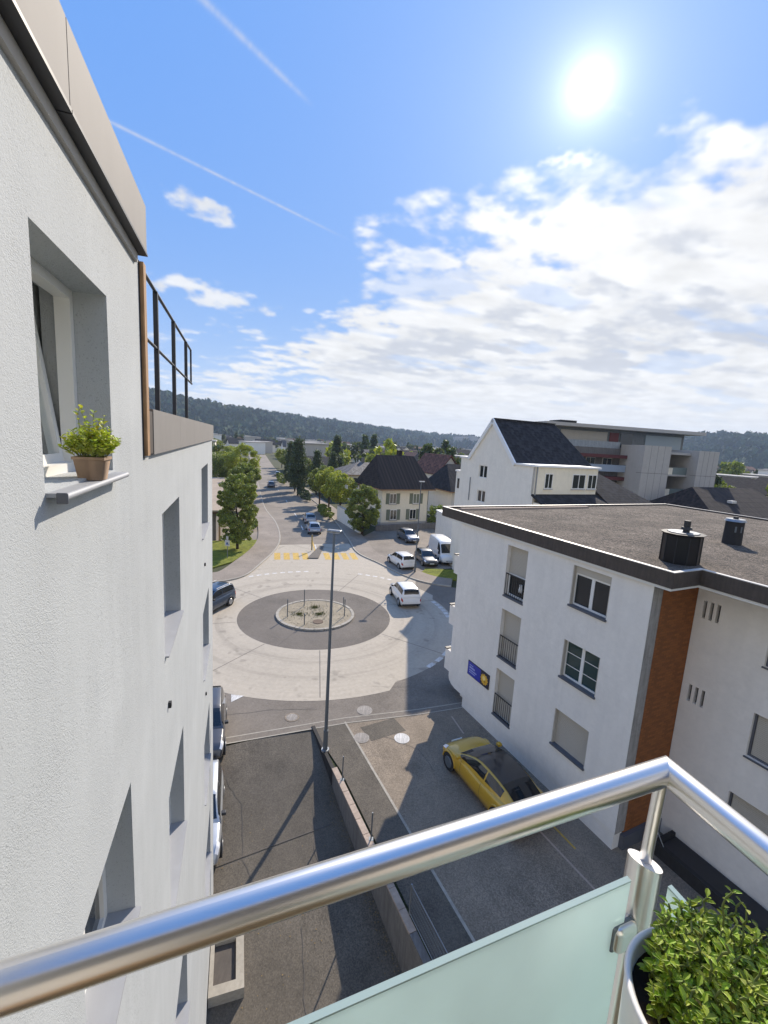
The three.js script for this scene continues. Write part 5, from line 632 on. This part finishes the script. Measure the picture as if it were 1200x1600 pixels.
function hedge(label, x, z, az, lx, h, d, seed, mat) { const t = thing('hedge', label, 'hedge', [x, 0, z], AZ(az)); part('foliage', crown(seed, { n: 4200, size: 0.2, rx: lx / 2, ry: h / 2, rz: d / 2, cy: h / 2, clumps: 70, tone: 0.3 }), mat, t); part('stem', merge([rod([0, -0.05, 0], [0.1, h * 0.5, 0], 0.06, 0.03, 6), rod([lx * 0.25, -0.05, 0], [lx * 0.2, h * 0.5, 0.1], 0.05, 0.03, 6), rod([-lx * 0.25, -0.05, 0], [-lx * 0.2, h * 0.5, 0.1], 0.05, 0.03, 6)]), M.bark, t); return t; }
hedge('bright green hedge between yellow house and low white wall', 8.2, -67, 62, 4.4, 3.4, 2.6, 51, L.hedge);
hedge('long bright hedge above the brown roof on the right', 57, -66, 70, 13, 7.6, 3, 52, L.hedge);
hedge('dark hedge along the right pavement under the street trees', -9.5, -71, -18, 2.2, 1.6, 11, 53, L.tree);
hedge('dark hedge at the foot of the conifers', -16.4, -89, -20, 2.4, 1.9, 14, 54, L.dark);
hedge('green hedge far along the right side of the street', -28, -118, -19, 2.6, 2.4, 22, 55, L.tree);
hedge('low shrubs at the left pavement edge beyond the lawn', -17.6, -58.5, -18, 1.4, 1.1, 7, 56, L.tree);

// potted herb on the near window sill
{
  const n = [0.949, -0.314], s = [-0.314, -0.949], o = [-0.6456, 0.2135], q = (a, b) => [o[0] + n[0] * a + s[0] * b, o[1] + n[1] * a + s[1] * b], [px, pz] = q(0.015, 2.42), Y = 12.25 - 0.01;
  const t = thing('potted_basil', 'bushy light green herb in a square clay pot on the window sill', 'plant', [px, Y, pz], AZ(-18.3));
  const pot = new THREE.CylinderGeometry(0.072 * 1.414 * 0.86, 0.055 * 1.414 * 0.86, 0.105, 4, 1); pot.rotateY(Math.PI / 4); pot.translate(0, 0.0525, 0); part('pot', muv(pot.toNonIndexed()), M.terracotta, t); part('pot_rim', merge([box(-0.066, 0.066, 0.095, 0.108, 0.055, 0.066), box(-0.066, 0.066, 0.095, 0.108, -0.066, -0.055), box(0.055, 0.066, 0.095, 0.108, -0.0549, 0.0549), box(-0.066, -0.055, 0.095, 0.108, -0.0549, 0.0549)]), M.terracotta, t);
  part('soil', box(-0.056, 0.056, 0.09, 0.1, -0.056, 0.056), M.soil, t);
  herb(t, 71, { stems: 90, h: 0.185, spread: 0.118, per: 10, leaf: 0.031, wide: 0.62, mat: L.basil, base: 0.095, foot: 0.045, sprigs: 7, lift: 0.7 });
}
// stems with paired blades: bends outwards with height
function herb(parent, seed, { stems, h, spread, per, leaf, wide, mat, base, foot, lift = 0.35, lean = [0, 0], sprigs = 0 }) {
  const r = rng(seed), pos = [], col = [], st = [], A = new THREE.Vector3();
  const blade = (x, y, z, dx, dy, dz, l) => { const dl = Math.hypot(dx, dy, dz) || 1; dx /= dl; dy /= dl; dz /= dl; let sx = -dz, sz = dx; const sl = Math.hypot(sx, sz) || 1; sx /= sl; sz /= sl; const w = l * wide * 0.5, c = 0.16 * l, t = 0.6 + r() * 0.65, dry = r() < 0.012, g = dry ? [1.0 * t, 0.6 * t, 0.9 * t] : [t * (0.82 + r() * 0.3), t, t * 0.85];
    const b = [x, y, z], m1 = [x + dx * l * 0.38 + sx * w, y + dy * l * 0.38 + c, z + dz * l * 0.38 + sz * w], m2 = [x + dx * l * 0.38 - sx * w, y + dy * l * 0.38 + c, z + dz * l * 0.38 - sz * w], k = [x + dx * l * 0.4, y + dy * l * 0.4, z + dz * l * 0.4], n1 = [x + dx * l * 0.75 + sx * w * 0.7, y + dy * l * 0.75 + c * 0.4, z + dz * l * 0.75 + sz * w * 0.7], n2 = [x + dx * l * 0.75 - sx * w * 0.7, y + dy * l * 0.75 + c * 0.4, z + dz * l * 0.75 - sz * w * 0.7], e = [x + dx * l, y + dy * l - c * 0.6, z + dz * l];
    for (const tri of [[b, m1, k], [b, k, m2], [k, m1, n1], [k, n1, e], [k, e, n2], [k, n2, m2]]) for (const p of tri) { pos.push(...p); col.push(...g); } };
  for (let i = 0; i < stems; i++) {
    const a = r() * 6.283, q = Math.sqrt(r()), H = h * (i < sprigs ? 1.15 + r() * 0.45 : 0.45 + r() * 0.55) * (1 - 0.3 * q), ex = Math.cos(a) * spread * q + lean[0] * (0.4 + r()), ez = Math.sin(a) * spread * q + lean[1] * (0.4 + r()), fx = Math.cos(a) * foot * q, fz = Math.sin(a) * foot * q; let prev = null;
    for (let k = 0; k <= per; k++) { const t = k / per, x = lerp(fx, ex, Math.pow(t, 0.8)) + (r() - 0.5) * 0.008, z = lerp(fz, ez, Math.pow(t, 0.8)) + (r() - 0.5) * 0.008, y = base + H * (t - 0.18 * q * t * t); if (prev) st.push(rod(prev, [x, y, z], 0.0016, 0.0012, 4)); prev = [x, y, z];
      if (t > 0.22) for (let s = 0; s < 3; s++) { const b = r() * 6.283, l = leaf * (0.4 + Math.pow(r(), 1.4) * 1.0) * (1.1 - 0.35 * t); blade(x, y, z, Math.cos(b) + ex / spread * 0.4, lift + r() * 0.55 - 0.2, Math.sin(b) + ez / spread * 0.4, l); } }
  }
  const g = new THREE.BufferGeometry(); g.setAttribute('position', new THREE.Float32BufferAttribute(pos, 3)); g.setAttribute('color', new THREE.Float32BufferAttribute(col, 3)); g.computeVertexNormals(); g.setAttribute('uv', new THREE.Float32BufferAttribute(new Float32Array(pos.length / 3 * 2), 2));
  const f = part('leaves', g, mat, parent); f.userData.kind = 'stuff'; part('stems', merge(st), std([0.13, 0.16, 0.045], 0.8), parent).userData.kind = 'stuff';
}
// big planter in the corner of the balcony
{
  const px = 0.418, pz = -0.412, top = EYE - 0.625, floorY = EYE - 1.55 + 0.022, h = top - floorY, t = thing('balcony_planter', 'tall round white planter full of small leaved green herbs in the balcony corner', 'planter', [px, floorY, pz]);
  part('pot', new THREE.LatheGeometry([[0, 0], [0.066, 0], [0.072, 0.012], [0.085, h * 0.6], [0.0945, h - 0.02], [0.097, h - 0.004], [0.093, h], [0.088, h - 0.004], [0.086, h - 0.05], [0, h - 0.05]].map(([x, y]) => new THREE.Vector2(x, y)), 64).toNonIndexed(), M.potWhite, t);
  part('soil', (() => { const g = new THREE.CylinderGeometry(0.0865, 0.086, 0.02, 40, 1); g.translate(0, h - 0.034, 0); return muv(g); })(), M.soil, t);
  herb(t, 81, { stems: 300, h: 0.115, spread: 0.092, per: 11, leaf: 0.0138, wide: 0.46, mat: L.herb, base: h - 0.03, foot: 0.066, lift: 0.3, lean: [0.034, -0.01], sprigs: 8 });
}

// ================================================================= TOWN, HILLS
{
  // woods on two ranges of hills: the terrain and one mass of trees
  const ridge = [[-75, 7.5], [-50, 6.2], [-38, 5.2], [-28.3, 3.9], [-23.7, 3.25], [-19.5, 2.7], [-14.2, 2.25], [-8.7, 1.9], [-3.9, 1.5], [1, 1.0], [6.8, 0.62], [14, 0.5], [24, 0.9], [32, 1.9], [37, 2.35], [42, 2.3], [55, 2.6], [80, 3]];
  const near = [[-75, 800], [-38, 800], [-20, 950], [-5, 1250], [7, 1700], [20, 1700], [32, 1250], [45, 1050], [80, 950]];
  const prof = (az, R) => { const r0 = interp(near, az), e = interp(ridge, az), top = EYE + r0 * 1.35 * Math.tan(e * Math.PI / 180); const t = (R - r0 * 0.86) / (r0 * 0.49); return -2 + (top - 8) * sstep(0, 1, t) + (fbm(az * 0.6 + 40, R * 0.004, 3) - 0.5) * 10 * sstep(0, 0.4, t); };
  const rows = []; for (let j = 0; j <= 26; j++) { const row = []; for (let i = 0; i <= 150; i++) { const az = lerp(-75, 80, i / 150), r0 = interp(near, az), R = r0 * lerp(0.84, 1.5, j / 26), y = j > 20 ? prof(az, r0 * 1.36) : prof(az, R); row.push([R * Math.sin(az * Math.PI / 180), y, -R * Math.cos(az * Math.PI / 180)]); } rows.push(row); }
  struct('hills', muv(loft(rows)), std([0.045, 0.065, 0.028], 0.97));
  const r = rng(91), N = 15000, tip = (() => { const o = []; const q = rng(7); for (let k = 0; k < 26; k++) { const a = q() * 6.283, b = Math.acos(q() * 2 - 1), x = Math.sin(b) * Math.cos(a), y = Math.cos(b), z = Math.sin(b) * Math.sin(a), s = 0.42; for (let m = 0; m < 3; m++) { const c = m / 3 * 6.283 + a; o.push(x * 0.75 + Math.cos(c) * s, 0.6 + y * 0.75 + Math.sin(c * 1.3) * s, z * 0.75 + Math.sin(c) * s); } } const g = new THREE.BufferGeometry(); g.setAttribute('position', new THREE.Float32BufferAttribute(o, 3)); g.computeVertexNormals(); g.setAttribute('uv', new THREE.Float32BufferAttribute(new Float32Array(o.length / 3 * 2), 2)); return g; })();
  const woods = new THREE.InstancedMesh(tip, std([0.055, 0.082, 0.032], 0.97), N); woods.name = 'forest'; woods.userData = { kind: 'stuff', label: 'distant dark forest covering the long hills', category: 'forest' }; const m4 = new THREE.Matrix4(), qn = new THREE.Quaternion(), col = new THREE.Color();
  for (let i = 0; i < N; i++) { const az = lerp(-48, 52, r()), r0 = interp(near, az), R = r0 * lerp(0.92, 1.40, Math.pow(r(), 0.8)), y = prof(az, R), k = r0 / 1100, s = (6 + r() * 6) * k; qn.setFromAxisAngle(new THREE.Vector3(0, 1, 0), r() * 6.283); m4.compose(new THREE.Vector3(R * Math.sin(az * Math.PI / 180), y - s * 0.2, -R * Math.cos(az * Math.PI / 180)), qn, new THREE.Vector3(s, s * (0.9 + r() * 0.7), s)); woods.setMatrixAt(i, m4); const t = 0.6 + r() * 0.8; woods.setColorAt(i, col.setRGB(t, t * (0.95 + r() * 0.15), t * (0.8 + r() * 0.4))); }
  scene.add(woods);
  // houses of the town: a few kinds, each stands alone
  const kinds = [['white', M.creamPale, M.tilesBrown, 'brown'], ['cream', M.cream, M.tilesRed, 'red'], ['pale', M.white, M.tilesGrey, 'grey'], ['white', M.creamPale, M.tiles, 'dark'], ['grey', M.concreteGrey, null, 'flat'], ['white', M.white, null, 'flat']];
  const protos = kinds.map(([w, wm, rm, rn]) => { const g = new THREE.Group(); if (rm) { part('wall', wall([[-4.5, -0.5], [4.5, -0.5], [4.5, 5.6], [0, 8.6], [-4.5, 5.6]], [], 12, [1, 0, 0]), wm, g); part('roof', roofSlab([[5.1, 5.3, 0.6], [5.1, 5.3, -12.6], [0, 8.85, -12.6], [0, 8.85, 0.6]], 0.25), rm, g); part('roof', roofSlab([[-5.1, 5.3, -12.6], [-5.1, 5.3, 0.6], [0, 8.85, 0.6], [0, 8.85, -12.6]], 0.25), rm, g); for (const [x, y] of [[-2.6, 3.4], [1.2, 3.4], [-2.6, 0.8], [1.2, 0.8]]) part('window', box(x, x + 1.4, y, y + 1.5, 0.001, 0.05), M.pane, g); } else { part('wall', box(-8, 8, -0.5, 9.2, -11, 0), wm, g); part('roof', box(-8.4, 8.4, 9.2, 9.6, -11.4, 0.4), M.concreteGrey, g); for (const y of [1, 4, 7]) for (const x of [-6.6, -3, 0.6, 4.2]) part('window', box(x, x + 2.2, y - 0.2, y + 1.4, 0.001, 0.05), M.pane, g); } return g; });
  const rr = rng(101), spots = [], inStreet = (az, R) => { const x = R * Math.sin(az * Math.PI / 180), z = -R * Math.cos(az * Math.PI / 180); const cx = interp([[-470, -143], [-290, -86], [-172, -47], [-105, -24.5], [-74, -15], [-50, -7]], z); return R < 285 && Math.abs(x - cx) < 17 + R * 0.02; };
  let guard = 0; while (spots.length < 285 && guard++ < 9000) { const az = lerp(-40, 46, rr()), R = 112 * Math.pow(7.5, Math.pow(rr(), 1.05)); if (inStreet(az, R) || R > interp(near, az) * 0.9) continue; if (az > 16 && az < 42 && R < 125) continue; const x = R * Math.sin(az * Math.PI / 180), z = -R * Math.cos(az * Math.PI / 180); if (spots.some(([a, b]) => Math.hypot(a - x, b - z) < 15) || Math.hypot(x + 52, z + 127) < 22) continue; spots.push([x, z, R]); }
  const where = (x, z) => { const R = Math.hypot(x, z), az = Math.atan2(x, -z) * 180 / Math.PI, side = az < -21 ? 'beside the left wall' : az < -14 ? 'left of the long street' : az < -8 ? 'behind the conifers' : az < -2 ? 'behind the street trees' : az < 7 ? 'behind the yellow house' : az < 14 ? 'left of the gabled house' : az < 22 ? 'behind the gabled house' : az < 34 ? 'behind the concrete block' : 'right of the concrete block'; return side + (R < 200 ? ', in the near rows' : R < 320 ? ', in the middle rows' : R < 520 ? ', in the far rows' : ', below the hills'); };
  spots.forEach(([x, z, R], i) => { const k = [0, 1, 2, 3, 0, 3, 1, 0, 3, 4, 5, 0][Math.floor(rr() * 12)], [w, , , rn] = kinds[k], o = protos[k].clone(); o.name = numbered('town_house'); o.position.set(x, 0, z); o.rotation.y = AZ(-26) + (rr() < 0.5 ? 0 : Math.PI / 2) + (rr() - 0.5) * 0.3; o.scale.set(0.75 + rr() * 0.35, 0.75 + rr() * 0.35, 0.75 + rr() * 0.35); const at = where(x, z); o.userData = { label: rn === 'flat' ? `${w} flat roofed block ${at}` : `${w} house with ${rn} roof ${at}`, category: 'house', group: `${w} ${rn} roofed houses ${at}` }; scene.add(o); });
  // towers in the haze
  [[8.7, 1640, 44, 24], [9.7, 1680, 47, 27], [10.6, 1600, 48, 24], [11.4, 1660, 42, 24], [13.2, 1750, 36, 32]].forEach(([az, R, h, w], i) => { const o = thing('tower_block', `high-rise block far off on the hazy horizon, ${['leftmost', 'second from left', 'tallest', 'second from right', 'rightmost and lowest'][i]} of five`, 'building', [R * Math.sin(az * Math.PI / 180), 0, -R * Math.cos(az * Math.PI / 180)], 0.2, 'hazy tower blocks on the horizon'); part('wall', box(-w / 2, w / 2, -1, h, -10, 10), M.concreteGrey, o); part('roof', box(-w / 4, w / 4, h, h + 5, -6, 6), M.concreteDark, o); });
  // trees between the houses
  const pt = [[L.tree, 61, 'round', 'round green'], [L.bright, 62, 'round', 'pale green'], [L.dark, 63, 'cone', 'dark pointed'], [L.dull, 64, 'round', 'dull green']].map(([m, s, sh, nm]) => { const g = new THREE.Group(); part('trunk', rod([0, -0.4, 0], [0, 4, 0], 0.25, 0.12, 6), M.bark, g); part('crown', crown(s, sh === 'cone' ? { n: 700, size: 0.9, rx: 2.4, ry: 5.4, cy: 6, clumps: 60, shape: 'cone' } : { n: 800, size: 0.95, rx: 3.6, ry: 3.3, cy: 5.2, clumps: 26 }), m, g); return [g, nm]; });
  let c = 0; guard = 0; while (c < 270 && guard++ < 9000) { const az = lerp(-40, 46, rr()), R = 100 * Math.pow(7.5, Math.pow(rr(), 1.15)); if (inStreet(az, R) || R > interp(near, az) * 0.95) continue; if (az > 15 && az < 42 && R < 120) continue; const x = R * Math.sin(az * Math.PI / 180), z = -R * Math.cos(az * Math.PI / 180); if (spots.some(([a, b]) => Math.hypot(a - x, b - z) < 8.5) || Math.hypot(x + 52, z + 127) < 12) continue; const k = [0, 3, 1, 2, 3, 0, 3, 2][Math.floor(rr() * 8)], [p, nm] = pt[k], o = p.clone(), at = where(x, z); o.name = numbered('town_tree'); o.position.set(x, -0.05, z); o.rotation.y = rr() * 6.283; const s = 0.65 + rr() * 0.65; o.scale.set(s, s * (0.85 + rr() * 0.4), s); o.userData = { label: `${nm} tree ${at}`, category: 'tree', group: `${nm} trees ${at}` }; scene.add(o); c++; }
}
renderer.render(scene, camera);
